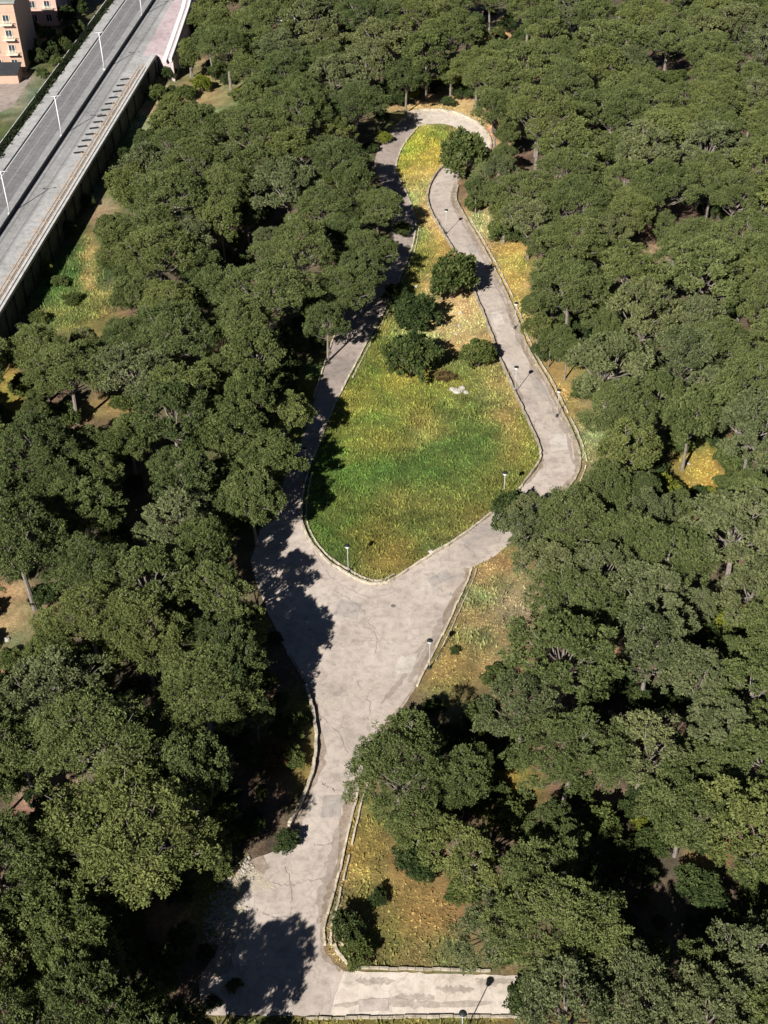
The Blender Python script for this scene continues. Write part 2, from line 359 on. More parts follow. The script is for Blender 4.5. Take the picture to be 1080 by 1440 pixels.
streak([(610, 880), (590, 910), (570, 940), (550, 975)], .8, M_DUST, .025, 4)
streak([(477, 1165), (468, 1210), (458, 1255), (448, 1300)], .9, M_OIL, .02, 5)
streak([(600, 900), (580, 930), (560, 962), (535, 990)], .45, M_OIL, .028, 6)
streak([(640, 840), (615, 885), (595, 925), (575, 960)], .7, M_OIL, .024, 7)
streak([(330, 1240), (315, 1270), (310, 1300), (330, 1325)], 2.0, M_GRAV, .02, 8)
streak([(350, 1225), (335, 1250), (330, 1290), (345, 1318)], 1.4, M_GRAV, .026, 9)
for k, (ya, yb) in enumerate(((255, 330), (330, 430), (430, 560), (560, 650))):
    pl = np.array(LANE_L); pr = np.array(LANE_R)
    ys = np.linspace(ya, yb, 4)
    streak([(np.interp(y, pl[:13, 1], pl[:13, 0]) * .45 + np.interp(y, pr[:14, 1], pr[:14, 0]) * .55, y) for y in ys], .9, M_DUST, .014 + .003 * k, 20 + k, lane)
    streak([(np.interp(y, pl[:13, 1], pl[:13, 0]) * .14 + np.interp(y, pr[:14, 1], pr[:14, 0]) * .86, y) for y in ys], .5, M_OIL, .028, 30 + k, lane)
for k in range(7):
    x0 = 500 + k * 28; k % 2 == 0 and streak([(x0, 1378 + 12 * (k % 3)), (x0 + 25, 1381 + 11 * (k % 3)), (x0 + 55, 1379 + 12 * (k % 3))], .5, M_OIL, .017 + .002 * k, 40 + k, low)
streak([(470, 1415), (540, 1408), (600, 1414), (690, 1410)], .5, M_OIL, .033, 50, low)

M_PATCHD = simple('cast_iron_worn', (.16, .145, .13), .3, 6)
M_NEEDLE = mat_dust('needle_litter', (.30, .215, .13), .5)
def edge_dirt(pts, off, wd, z, seed, parent, mt=None):
    rr = random.Random(seed); P = [at(*p) for p in catmull(pts, 6)]; Q = []
    for i in range(len(P) - 1):
        n_ = max(1, int((P[i + 1] - P[i]).length / .7)); Q += [P[i].lerp(P[i + 1], k / n_) for k in range(n_)]
    mb = MB(); S = []
    for i, p in enumerate(Q):
        d = (Q[min(i + 1, len(Q) - 1)] - Q[max(i - 1, 0)]).normalized(); n_ = Vector((-d.y, d.x, 0)); w_ = wd * (.25 + 1.5 * abs(math.sin(i * .23 + seed) * math.sin(i * .071 + 2 * seed))) * rr.uniform(.7, 1.3)
        S.append((p + n_ * (off + math.copysign(w_, off)), p + n_ * off * .2))
    for i in range(len(S) - 1):
        q = [S[i][0], S[i][1], S[i + 1][1], S[i + 1][0]]; q = [(v.x, v.y, z) for v in (q if off < 0 else q[::-1])]; mb.face(q)
    mb.build('stain', mt or M_NEEDLE, parent)
edge_dirt(LAWN_B[1:-1], -.12, .45, .036, 1, road); edge_dirt(JUN_R[4:], -.12, .5, .0362, 2, road); edge_dirt(LOW_L[2:], .12, .5, .0364, 3, road); edge_dirt(APRON[1:], .2, 1.3, .0366, 4, road)
edge_dirt(LANE_R, -.12, .45, .036, 5, lane); edge_dirt(LANE_L, .12, .4, .0362, 6, lane); edge_dirt(APRON[2:7], .3, 2.4, .0372, 7, road, M_GRAV)
M_SEAM = simple('tar_seam', (.27, .235, .21), .3, 3); M_PATCH = mat_road('repair_patch', (.37, .325, .29), (.31, .27, .24), (.42, .37, .33)); M_LIGHTP = mat_road('pale_repair', (.53, .47, .41), (.46, .40, .35), (.6, .53, .47))
def seam(pts, wd, z, seed, parent):
    rr = random.Random(seed); P = []
    for p in catmull(pts, 10): q = at(*p); P.append(q + Vector((rr.gauss(0, .12), rr.gauss(0, .12), 0)))
    mb = MB()
    for i in range(len(P) - 1):
        if rr.random() < .12: continue
        d = (P[i + 1] - P[i]).normalized(); n_ = Vector((-d.y, d.x, 0)) * wd * rr.uniform(.5, 1.2); t = Vector((0, 0, z))
        mb.face([P[i] - n_ + t, P[i + 1] - n_ + t, P[i + 1] + n_ + t, P[i] + n_ + t])
    mb.build('crack', M_SEAM, parent)
for k, (pts, wd) in enumerate((([(470, 830), (500, 850), (525, 880), (530, 920)], .035), ([(480, 905), (515, 900), (560, 905), (600, 890)], .03), ([(445, 1000), (475, 1030), (490, 1060)], .03), ([(452, 1100), (470, 1110), (492, 1105)], .03),
        ([(425, 1180), (450, 1190), (475, 1180)], .035), ([(360, 1230), (400, 1245), (455, 1235)], .035), ([(345, 1275), (390, 1290), (440, 1280)], .03), ([(400, 1210), (410, 1260), (405, 1300)], .03), ([(590, 800), (620, 830), (640, 838)], .03), ([(650, 765), (672, 785)], .03), ([(500, 960), (520, 990), (515, 1020)], .03), ([(440, 775), (470, 815), (520, 840), (560, 830)], .03))):
    seam(pts, wd, .032 + .0005 * k, 400 + k, road)
for k, (ya, f0, f1) in enumerate(((255, .1, .95), (300, .05, .9), (345, .1, .95), (392, .05, .95), (440, .05, .9), (486, .1, .95), (535, .1, .9), (590, .05, .95), (635, .1, .9))):
    pl = np.array(LANE_L); pr = np.array(LANE_R); xl = np.interp(ya, pl[:13, 1], pl[:13, 0]); xr = np.interp(ya, pr[:14, 1], pr[:14, 0])
    seam([(xl + (xr - xl) * f0, ya + 4), (xl + (xr - xl) * .5, ya + 1), (xl + (xr - xl) * f1, ya - 4)], .03, .034, 430 + k, lane)
for k, (pts, mt, par) in enumerate((([(478, 842), (508, 850), (502, 872), (470, 864)], M_PATCH, road), ([(560, 925), (588, 918), (580, 945), (552, 950)], M_LIGHTP, road), ([(455, 1120), (482, 1118), (478, 1148), (450, 1150)], M_PATCH, road), 
        ([(600, 815), (628, 800), (636, 812), (608, 828)], M_PATCH, road), ([(752, 535), (768, 545), (772, 556), (755, 548)], M_PATCH, lane), ([(690, 440), (704, 437), (710, 455), (696, 458)], M_LIGHTP, lane), ([(655, 345), (666, 343), (672, 356), (661, 359)], M_PATCH, lane), ([(772, 612), (796, 610), (798, 632), (775, 634)], M_LIGHTP, lane),
        ([(505, 1406), (545, 1404), (548, 1422), (504, 1423)], M_ROAD, low))):
    flat('patch', pts, (.0295 if par is not low else .040) + .0004 * k, mt, .035, 500 + k, par)

# ------------------------------------------------------------------ kerbs and low walls
def wall_strip(name, pts, width, h, mat, off=0.0, seed=0, z0=-.05, sm=5, gap=None):
    """a continuous low wall along a traced line; off shifts it sideways (metres, + = left of travel)"""
    P = [at(*p) for p in (catmull(pts, sm) if sm else pts)]; rr = random.Random(seed)
    Q = [P[0]]
    for p in P[1:]:
        n = max(1, int((p - Q[-1]).length / .8)); a = Q[-1].copy()
        for k in range(1, n + 1): Q.append(a.lerp(p, k / n))
    S = []
    for i, p in enumerate(Q):
        d = (Q[min(i + 1, len(Q) - 1)] - Q[max(i - 1, 0)]).normalized(); s = Vector((-d.y, d.x, 0))
        o = off + rr.gauss(0, .02); hh = h * rr.uniform(.88, 1.08); ww = width * rr.uniform(.88, 1.12)
        a = p + s * (o + ww / 2); b_ = p + s * (o - ww / 2)
        S.append([(a.x, a.y, z0), (a.x, a.y, hh), (b_.x, b_.y, hh), (b_.x, b_.y, z0)])
    mb = MB()
    for i in range(len(S) - 1):
        if gap and rr.random() < gap: continue
        d = (Q[i + 1] - Q[i]).normalized(); sd = Vector((-d.y, d.x, 0)) * rr.gauss(0, .025); dz = rr.gauss(0, .03); e0 = .02; A_, B_ = [], []
        for k in range(4):
            u, v = Vector(S[i][k]), Vector(S[i + 1][k]); zz = Vector((0, 0, dz if k in (1, 2) else 0)); A_.append(u.lerp(v, e0) + sd + zz); B_.append(u.lerp(v, 1 - e0) + sd + zz)
        for k in range(4): mb.face([A_[k], A_[(k + 1) % 4], B_[(k + 1) % 4], B_[k]])
        mb.face(A_); mb.face(B_[::-1])
    return tag(mb.build(name, mat), kind='structure')
wall_strip('kerb', LANE_L, .24, .5, M_KERB, -.1, 1)
wall_strip('kerb', LAWN_B, .24, .34, M_KERBP, -.1, 2)
wall_strip('kerb', LAWN_B[4:], .16, .2, M_KERBP, -.75, 3)
wall_strip('kerb', LEFT_K, .28, .25, M_KERBP, -.1, 4)
wall_strip('kerb', LEFT_K[3:9], .15, .15, M_KERBP, -.7, 5)
wall_strip('kerb', LANE_R[1:], .28, .40, M_KERB, .15, 6)
wall_strip('kerb', LANE_R[3:-1], .15, .3, M_KERBP, .95, 7, gap=.08)
wall_strip('kerb', LEFT_O[4:9], .2, .2, M_KERBP, .2, 8, gap=.25)
wall_strip('kerb', LOOP_OUT[:-2], .35, .4, M_KERBP, .2, 9)
wall_strip('kerb', JUN_R[4:10], .24, .28, M_KERBP, .12, 10)
wall_strip('kerb', JUN_R[4:9], .14, .2, M_KERB, .75, 11)
wall_strip('kerb', JUN_R[12:18], .22, .25, M_KERBP, .1, 12)
wall_strip('kerb', JUN_R[12:18], .18, .22, M_KERBP, .75, 13, gap=.12)
wall_strip('kerb', [(469, 1330), (476, 1344), (491, 1361)], .25, .3, M_KERBP, .1, 14)
wall_strip('kerb', [(469, 1330), (476, 1344), (491, 1361)], .18, .2, M_KERBP, .8, 15)
wall_strip('kerb', LOW_L[3:9], .34, .55, M_KERBP, -.15, 16)
wall_strip('kerb', [(491, 1363), (560, 1366), (620, 1367), (690, 1369)], .2, .22, M_KERB, .2, 17)
wall_strip('kerb', [(430, 1431), (520, 1430), (600, 1429), (690, 1429), (740, 1429)], .2, .22, M_KERB, -.1, 18)

# ------------------------------------------------------------------ highway on its embankment
ZH = 4.5
VP = (780.0, -850.0)
def hl(x140, y): return VP[0] + (x140 - VP[0]) * (y - VP[1]) / (140 - VP[1])
Y0, Y1 = -160, 640
def hstrip(name, xa, xb, z, mat, ya=Y1, yb=Y0, dz=0.0, parent=None, kind='structure', segs=14):
    """strip of the highway between two lines; with dz it is a solid of that height standing on z"""
    mb = MB(); ys = [ya + (yb - ya) * k / segs for k in range(segs + 1)]
    A = [at(hl(xa, y), y, z) for y in ys]; B = [at(hl(xb, y), y, z) for y in ys]
    for i in range(segs):
        if dz == 0: mb.face([A[i], B[i], B[i + 1], A[i + 1]])
        else:
            t = Vector((0, 0, dz))
            mb.face([A[i] + t, B[i] + t, B[i + 1] + t, A[i + 1] + t]); mb.face([B[i], B[i + 1], B[i + 1] + t, B[i] + t]); mb.face([A[i + 1], A[i], A[i] + t, A[i + 1] + t])
    if dz:
        t = Vector((0, 0, dz)); mb.face([A[0], B[0], B[0] + t, A[0] + t]); mb.face([B[-1], A[-1], A[-1] + t, B[-1] + t])
    o = mb.build(name, mat, parent)
    if parent is None and kind: o['kind'] = kind
    return o
# the embankment body: two retaining walls and the fill between them
mb = MB(); ys = [Y1 + (Y0 - Y1) * k / 14 for k in range(15)]
A = [at(hl(59, y), y, ZH) for y in ys]; B = [at(hl(183, y), y, ZH) for y in ys]
dn = Vector((0, 0, -ZH - .1))
for i in range(14): mb.face([A[i], A[i] + dn, A[i + 1] + dn, A[i + 1]])
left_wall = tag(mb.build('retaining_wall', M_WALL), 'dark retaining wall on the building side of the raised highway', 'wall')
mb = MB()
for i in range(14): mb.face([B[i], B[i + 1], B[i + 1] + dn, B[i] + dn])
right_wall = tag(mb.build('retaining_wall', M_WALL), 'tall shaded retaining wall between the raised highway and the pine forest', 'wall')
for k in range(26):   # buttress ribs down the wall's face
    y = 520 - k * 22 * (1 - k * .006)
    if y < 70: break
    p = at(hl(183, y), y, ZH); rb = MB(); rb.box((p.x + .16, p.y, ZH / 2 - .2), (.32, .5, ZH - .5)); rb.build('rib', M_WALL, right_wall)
mb = MB()
for i in range(14): mb.face([A[i] - Vector((0, 0, .03)), B[i] - Vector((0, 0, .03)), B[i + 1] - Vector((0, 0, .03)), A[i + 1] - Vector((0, 0, .03))])
tag(mb.build('highway_deck', M_HWPALE), kind='structure')
hstrip('pavement', 60, 76, ZH, M_WALK, dz=.14)
hstrip('kerb', 76.2, 77.2, ZH, M_DARK, dz=.05)
hstrip('highway', 77.4, 110, ZH + .004, M_ASPH)
hstrip('highway_shoulder', 110.2, 123.3, ZH + .004, M_HWPALE)
hstrip('road_marking', 78.2, 78.9, ZH + .010, M_WHITE)
hstrip('road_marking', 126.6, 127.2, ZH + .010, M_WHITE)
hstrip('highway', 126.2, 150, ZH + .004, M_HWPALE)
hstrip('pavement', 150.2, 176, ZH, M_WALK, dz=.10)
tag(hstrip('guard_rail', 124.2, 125.2, ZH, M_DARK, dz=.75, kind=None), 'long dark crash barrier between the two highway carriageways', 'guard rail')
rail = tag(hstrip('parapet', 176.5, 183.6, ZH, M_CAP, ya=Y1, yb=80, dz=.55, kind=None), 'pale concrete parapet along the top of the tall retaining wall', 'parapet')
M_FADE = mat_dust('worn_lane_track', (.42, .41, .40), .4); M_TRK = mat_dust('dark_lane_track', (.25, .245, .24), .42)
def hstreak(x, wd, ya, yb, mat, z, seed):
    rr = random.Random(seed); mb = MB(); ys = np.linspace(ya, yb, 30); pts = []
    for y in ys:
        pts.append((at(hl(x - wd * rr.uniform(.5, 1), y), y, z), at(hl(x + wd * rr.uniform(.5, 1), y), y, z)))
    for i in range(29): mb.face([pts[i][0], pts[i][1], pts[i + 1][1], pts[i + 1][0]])
    tag(mb.build('lane_wear', mat), kind='structure')
for k, (x, wd) in enumerate(((86, 1.6), (94, 1.3), (102, 1.5), (116, 1.5), (132, 1.6), (140, 1.5), (146, 1.2))):
    hstreak(x, wd, 600, -120, M_TRK if k in (0, 2, 4, 6) else M_FADE, ZH + .012 + .001 * k, 70 + k)
# hand rail with two bars and posts beside the parapet
hr = empty('hand_rail', at(hl(170, 200), 200, ZH)); tag(hr, 'rusty orange hand rail along the highway footpath above the wall', 'railing')
def hbar(x, z, r, ya, yb):
    ys = np.linspace(ya, yb, 18); mb = MB(); mb.tube([at(hl(x, y), y, ZH + z) - hr.location for y in ys], r, 5); mb.build('bar', M_ORANGE, hr)
hbar(166, 1.15, .09, 600, 96); hbar(166, .65, .07, 600, 96); hbar(172, 1.15, .09, 600, 92); hbar(172, .65, .07, 600, 92)
y = 560.0
while y > 96:
    for x in (166, 172):
        p = at(hl(x, y), y, ZH) - hr.location; mb = MB(); mb.tube([p, p + Vector((0, 0, 1.1))], .045, 5); mb.build('post', M_ORANGE, hr)
    y -= 15 * (y + 850) / 1100
tag(hstrip('low_wall', 50.6, 51.6, 0, M_CAP, ya=420, yb=-60, dz=1.0, kind=None), 'thin pale garden wall outside the dark shade band of the highway', 'wall')
# dark slatted gratings on the footpath (the ladder of bars)
y = 216.0; k = 0
while y > 108:
    p = at(hl(152, y), y, ZH + .11); q = at(hl(163.5, y - 1.5), y - 1.5, ZH + .11); d = (q - p); dd = at(hl(157, y - 4), y - 4, ZH) - at(hl(157, y), y, ZH)
    mb = MB(); mb.box(((p.x + q.x) / 2, (p.y + q.y) / 2, ZH + .28), (d.length, .5, .08), 0, math.atan2(d.y, d.x))
    for t in (.1, .9):
        s = p.lerp(q, t); mb.box((s.x, s.y, ZH + .17), (.1, .28, .13), 0, math.atan2(d.y, d.x))
    k += 1
    rank = ['nearest', 'second nearest', 'third nearest', 'fourth nearest', 'fifth nearest', 'sixth nearest', 'seventh nearest', 'eighth nearest', 'ninth nearest', 'tenth nearest', 'eleventh nearest', 'twelfth nearest', 'farthest', 'farthest', 'farthest', 'farthest']
    o = mb.build('bench', M_DARK); tag(o, 'dark slab bench on the highway footpath, %s of the row' % rank[min(k - 1, 13)], 'bench', 'dark slab benches in a row on the highway footpath')
    y -= 8.6
pk = [(205, 75), (219, 74), (241, 88), (262, 40), (278, -30), (262, -60), (240, -10), (222, 30)]
mb = MB(); P = [at(x, y, ZH + .12) for x, y in [(201, 78), (221, 76), (243, 86), (252, 60), (268, 12), (285, -60), (262, -60), (246, -5), (224, 36)]]
mb.face(P)
for i in range(len(P)):
    a_, b_ = P[i], P[(i + 1) % len(P)]; mb.face([a_, a_ - Vector((0, 0, ZH + .2)), b_ - Vector((0, 0, ZH + .2)), b_], 1)
tag(mb.build('pavement', [M_PINK, M_WALL]), kind='structure')
mb = MB(); cp = [(243, 86), (252, 60), (268, 12), (285, -60)]
for i in range(3):
    a_, b_ = at(*cp[i], ZH + .12), at(*cp[i + 1], ZH + .12); d = b_ - a_; c_ = (a_ + b_) / 2
    mb.box((c_.x - .45, c_.y, ZH + .4), (d.length + (.3 if i == 0 else .02 * i), .5 + .01 * i, .7 + .01 * i), 0, math.atan2(d.y, d.x))
    mb.box((c_.x - 1.9, c_.y, ZH + .2), (d.length, .9 + .01 * i, .16 + .004 * i), 0, math.atan2(d.y, d.x))
tag(mb.build('low_wall', M_WHITE), 'white low wall edging the pink paved footpath at the forest', 'wall')

# ------------------------------------------------------------------ lamps
def street_lamp(base, label, group='globe lamps along the park lanes', hgt=4.6):
    r = empty('street_lamp', base); tag(r, label, 'street lamp', group)
    mb = MB(); mb.tube([(0, 0, -.05), (0, 0, 1.0), (0, 0, hgt - .35)], [.06, .055, .045], 8); mb.build('pole', M_POLE, r, smooth=True)
    mb = MB(); mb.lathe([(.0, .0), (.2, .0), (.2, .1), (.12, .25), (.1, .5), (0, .5)]); mb.build('base', M_DARK, r)
    mb = MB(); mb.lathe([(0, -.27), (.15, -.22), (.25, -.10), (.28, .02), (.25, .14), (.17, .22), (0, .26)], (0, 0, hgt - .1), 16); mb.build('globe', M_GLOBE, r, smooth=True)
    mb = MB(); mb.lathe([(.0, .0), (.36, .0), (.33, .05), (.15, .13), (0, .16)], (0, 0, hgt + .1), 16); mb.build('cap', M_DARK, r, smooth=True)
    return r
LAMPS = [((490, 806), 'globe lamp on the lawn near its pointed lower end'), ((604, 940), 'globe lamp on the right kerb of the wide junction'),
         ((431, 668), 'globe lamp at the left edge of the lawn beside the shaded lane'), ((724, 553), 'globe lamp on the left kerb of the winding lane above the dark green lawn'),
         ((627, 329), 'globe lamp on the left kerb at the upper bend of the winding lane'), ((708, 703), 'globe lamp at the lower right edge of the lawn beside the large pine'),
         ((783, 586), 'globe lamp behind the right kerb of the winding lane'), ((724, 462), 'globe lamp on the right kerb between the forest and the lane, uphill'),
         ((649, 1462), 'globe lamp beside the pale bottom road, only its top in view')]
for p, lb in LAMPS: street_lamp(at(*p), lb)
def tall_lamp(px, py, label):
    b_ = at(px, py, ZH); r = empty('highway_lamp', b_); tag(r, label, 'street lamp', 'tall twin-arm lamps along the highway barrier')
    hh = 8.0; mb = MB(); mb.tube([(0, 0, 0), (0, 0, 3), (0, 0, hh)], [.13, .11, .08], 8); mb.build('pole', M_WHITE, r, smooth=True)
    mb = MB(); mb.tube([(-.8, -.1, hh + .15), (-.3, -.03, hh + .05), (.3, .03, hh + .05), (.8, .1, hh + .15)], .05, 6); mb.build('arm', M_WHITE, r)
    for s in (-1, 1):
        mb = MB(); mb.box((s * 1.0, s * .12, hh + .17), (.5, .22, .12), 0, .1); mb.build('lamp_head', M_POLE, r)
    mb = MB(); mb.box((0, 0, .15), (.6, .6, .3)); mb.build('base', M_CAP, r)
tall_lamp(14, 301, 'white twin-arm lamp post on the highway barrier, lowest on the picture edge')
tall_lamp(87, 191, 'white twin-arm lamp post on the highway barrier beside the row of benches')
tall_lamp(147, 98, 'white twin-arm lamp post on the highway barrier level with the wall end')
tall_lamp(200, 22, 'white twin-arm lamp post on the highway barrier beside the pink pavement')

# ------------------------------------------------------------------ buildings beyond the highway
M_PEACH = simple('peach_render', (.50, .34, .25), .10, .5); M_ROSE = simple('rose_render', (.60, .37, .31), .10, .5); M_ROOF = simple('roof_felt', (.30, .31, .27), .2, .6)
M_GLASS = simple('dark_window', (.035, .05, .07), .3, 1.0, .15); M_TRIM = simple('cream_trim', (.72, .66, .52), .08, 1); M_GREYR = simple('grey_sheet_roof', (.035, .036, .04), .2, 1.0)
def block(name, label, px, py, w_, d_, hgt, mat, rows, cols, win=(1.3, 1.5), band=None, rz=0.0):
    b_ = at(px, py); r = empty(name, b_, rz); tag(r, label, 'building', None)
    mb = MB(); mb.box((-w_ / 2, d_ / 2, hgt / 2), (w_, d_, hgt)); mb.build('wall', mat, r)
    mb = MB(); mb.box((-w_ / 2, d_ / 2, hgt + .2), (w_ + .8, d_ + .8, .4)); rf = mb.build('roof', M_ROOF, r)
    mb = MB(); mb.box((-w_ / 2, d_ / 2 + .5, hgt + 1.0), (2.6, 3.0, 1.2)); mb.build('roof_hut', M_TRIM, rf)
    for q in range(rows):
        for k in range(cols):
            x = -2.2 - k * 3.6; z = 1.9 + q * 3.3
            mb = MB(); mb.box((x, -.03, z), (win[0], .14, win[1])); wd = mb.build('window', M_GLASS, r)
            mb = MB()
            for sx in (-1, 1): mb.box((x + sx * (win[0] / 2 + .06), -.06, z), (.12, .2, win[1] + .24))
            mb.box((x, -.065, z - win[1] / 2 - .07), (win[0], .22, .14)); mb.box((x, -.06, z), (.07, .2, win[1])); mb.build('frame', M_TRIM, wd)
            if q and k % 2 == 0:
                mb = MB(); mb.box((x, -.6, z - win[1] / 2 - .35), (2.6, 1.1, .14))
                for sx in np.linspace(-1.25, 1.25, 9): mb.box((x + sx, -1.1, z - win[1] / 2 + .15), (.05, .05, .86))
                mb.box((x, -1.1, z - win[1] / 2 + .61), (2.62, .07, .07)); mb.build('balcony', M_TRIM, r)
        mb = MB(); mb.box((-w_ / 2, -.03, 3.55 + q * 3.3), (w_, .1, .22)); mb.build('string_course', band or M_ROSE, r)
    return r
block('apartment_building', 'peach apartment block with dark windows in the top left corner', 37, 100, 22, 14, 15.2, M_PEACH, 4, 6)
block('apartment_building', 'rose apartment block with balconies partly behind the peach block', 84, 36, 9.5, 12, 16, M_ROSE, 4, 3, band=M_TRIM)
g = empty('garage', at(36, 106)); tag(g, 'low dark-roofed garage in front of the peach block', 'garage')
mb = MB(); mb.box((-7, -2.4, 1.1), (13, 4.4, 2.2)); mb.build('wall', M_PEACH, g)
mb = MB(); P0 = [(-14, -5.0, 2.2), (-.3, -5.0, 2.2), (-.3, 0.0, 3.1), (-14, 0.0, 3.1)]
mb.face(P0); mb.face([(x, y, z - .15) for x, y, z in P0][::-1])
for i in range(4):
    a_, b_ = P0[i], P0[(i + 1) % 4]; mb.face([a_, (a_[0], a_[1], a_[2] - .15), (b_[0], b_[1], b_[2] - .15), b_])
mb.build('roof', M_GREYR, g)
hw = at(398, 30); h_ = empty('house', hw); tag(h_, 'small white house among the trees at the top edge', 'house')
mb = MB(); mb.box((0, 4, 4), (6, 8, 8)); mb.build('wall', M_WHITE, h_)
mb = MB(); mb.box((0, 4, 8.15), (6.5, 8.5, .3)); mb.build('roof', M_ROOF, h_)
for x in (-1.4, 1.4):
    mb = MB(); mb.box((x, -.02, 5.8), (1.0, .12, 1.3)); mb.build('window', M_GLASS, h_)
yard = flat('yard', [(-40, 148), (-10, 118), (34, 106), (44, 110), (18, 150), (-40, 175)], .0, M_ROAD2, .05, 9); yard['kind'] = 'structure'

# ------------------------------------------------------------------ tree prototypes
def fib_dirs(n, zmin, rr):
    out = []
    for i in range(n):
        z = zmin + (1 - zmin) * (i + .5) / n; t = i * 2.39996 + rr.uniform(-.35, .35); s = math.sqrt(max(0, 1 - z * z))
        out.append((s * math.cos(t), s * math.sin(t), z))
    return out
def tufts(centers, radii, tints, nper, size, aspect, flat_=.75, upbias=.35, r=rng):
    """cards spread over many small puffs: (n,4,3) corners and their tint"""
    n = len(centers); tot = n * nper
    Cc = np.repeat(centers, nper, 0); Rr = np.repeat(radii, nper)[:, None]; T = np.repeat(tints, nper)
    d = r.normal(size=(tot, 3)); d[:, 2] += upbias; d /= np.linalg.norm(d, axis=1, keepdims=True)
    rad = Rr * (.45 + .6 * r.random((tot, 1)) ** .6)
    P = Cc + d * rad * np.array((1, 1, flat_))
    ax = d + r.normal(size=(tot, 3)) * .45; ax[:, 2] += .15; ax /= np.linalg.norm(ax, axis=1, keepdims=True)
    s = np.cross(ax, r.normal(size=(tot, 3))); s /= np.linalg.norm(s, axis=1, keepdims=True)
    L = size * (.45 + 1.0 * r.random((tot, 1)) ** 1.3); W = L * aspect
    a = P - ax * L * .35 - s * W * .35; b_ = P - ax * L * .35 + s * W * .35; c_ = P + ax * L * .65 + s * W * .5; e = P + ax * L * .65 - s * W * .5
    return np.stack([a, b_, c_, e], 1), np.clip(T + r.normal(size=tot) * .16, 0, 1)
def make_pine(seed, kind):
    """crown radius 5 m, foliage from about z=6 to z=12; returns (crown mesh, trunk mesh)"""
    rr = random.Random(seed); r = np.random.default_rng(seed)
    sz = .24
    if kind == 'giant': nl, zmin, lr, npf, nper, pr, fz, sz = 36, -.22, (.95, 1.5), 22, 52, (.24, .46), .62, .165
    elif kind == 'umbrella': nl, zmin, lr, npf, nper, pr, fz = 24, -.28, (1.15, 1.85), 21, 62, (.28, .56), .66
    elif kind == 'aleppo': nl, zmin, lr, npf, nper, pr, fz = 22, -.36, (1.0, 1.7), 19, 52, (.25, .52), .72
    else: nl, zmin, lr, npf, nper, pr, fz = 22, -.1, (1.3, 2.0), 20, 52, (.34, .62), .66
    cz = 8.3; lobes = []
    ph = [rr.uniform(0, 6.28) for _ in range(3)]
    for d in fib_dirs(nl, zmin, rr):
        ang = math.atan2(d[1], d[0]); wob = 1 + .16 * math.sin(2 * ang + ph[0]) + .10 * math.sin(3 * ang + ph[1]) + .07 * math.sin(5 * ang + ph[2])
        q = rr.uniform(.62, .84) * wob
        lobes.append((np.array((d[0] * 5 * q, d[1] * 5 * q, cz + d[2] * 5 * fz * rr.uniform(.75, 1.05) + rr.uniform(-.35, .35))), rr.uniform(*lr)))
    cs, rs, ts = [], [], []
    for c, R in lobes:
        tl = rr.uniform(.25, .75)
        for k in range(npf):
            d = np.array([rr.gauss(0, 1), rr.gauss(0, 1), rr.gauss(.55, .8)]); d /= np.linalg.norm(d)
            cs.append(c + d * R * np.array((1, 1, .62)) * rr.uniform(.7, 1.05)); rs.append(rr.uniform(*pr)); ts.append(min(1, max(0, tl + rr.uniform(-.22, .22))))
    V, T = tufts(np.array(cs), np.array(rs), np.array(ts), nper, sz, .46, r=r)
    crown = np_quads('crown', V, T)
    mb = MB(); bend = (rr.uniform(-.5, .5), rr.uniform(-.5, .5))
    top = Vector((bend[0], bend[1], 7.4))
    mb.tube([(0, 0, -.2), (bend[0] * .3, bend[1] * .3, 2.5), (bend[0] * .7, bend[1] * .7, 5), top, top + Vector((0, 0, 1.8))], [.30, .23, .20, .16, .06], 7)
    for c, R in lobes:
        z0 = rr.uniform(4.6, 7.2); s = Vector((bend[0] * z0 / 7.4, bend[1] * z0 / 7.4, z0)); e = Vector(c); mid = s.lerp(e, .55) + Vector((0, 0, -.5 if kind != 'aleppo' else -.2))
        mb.tube([s, mid, e + Vector((0, 0, R * .2))], [.10, .07, .025], 5, cap=False)
        for k in range(3):
            q = e + Vector((rr.uniform(-1, 1), rr.uniform(-1, 1), rr.uniform(.1, .8))) * R * .9
            mb.tube([mid.lerp(e, .4 + .2 * k), q], [.045, .015], 4, cap=False)
    tm = mb.mesh('trunk'); tm.materials.append(M_BARK)
    return crown, tm
def make_shrub(seed, twigs=False):
    """radius 1 m, height about 1.5 m, standing on the ground"""
    rr = random.Random(seed); r = np.random.default_rng(seed); cs, rs, ts = [], [], []
    for d in fib_dirs(26, -.15, rr):
        q = rr.uniform(.48, .98); c = np.array((d[0] * q, d[1] * q, .62 + d[2] * .72 * rr.uniform(.8, 1.1))); tl = rr.uniform(.2, .8)
        for k in range(5):
            e = np.array([rr.gauss(0, 1), rr.gauss(0, 1), rr.gauss(.4, .8)]); e /= np.linalg.norm(e)
            cs.append(c + e * .2); rs.append(rr.uniform(.10, .19)); ts.append(tl + rr.uniform(-.2, .2))
    V, T = tufts(np.array(cs), np.array(rs), np.clip(ts, 0, 1), 16 if twigs else 46, .105, .5, .85, r=r)
    mb = MB()
    for k in range(7):
        a_ = k * .9; mb.tube([(0, 0, -.05), (.25 * math.cos(a_), .25 * math.sin(a_), .45), (.6 * math.cos(a_), .6 * math.sin(a_), .95)], [.05, .035, .01], 5, cap=False)
    tm = mb.mesh('trunk'); tm.materials.append(M_BARKD)
    return np_quads('crown', V, T), tm
PINES = {'umbrella': [make_pine(10 + i, 'umbrella') for i in range(6)], 'aleppo': [make_pine(40 + i, 'aleppo') for i in range(5)], 'oak': [make_pine(70 + i, 'oak') for i in range(3)], 'giant': [make_pine(90 + i, 'giant') for i in range(5)]}
SHRUBS = [make_shrub(100 + i) for i in range(5)]; TWIGGY = make_shrub(130, True)
_variants = {}
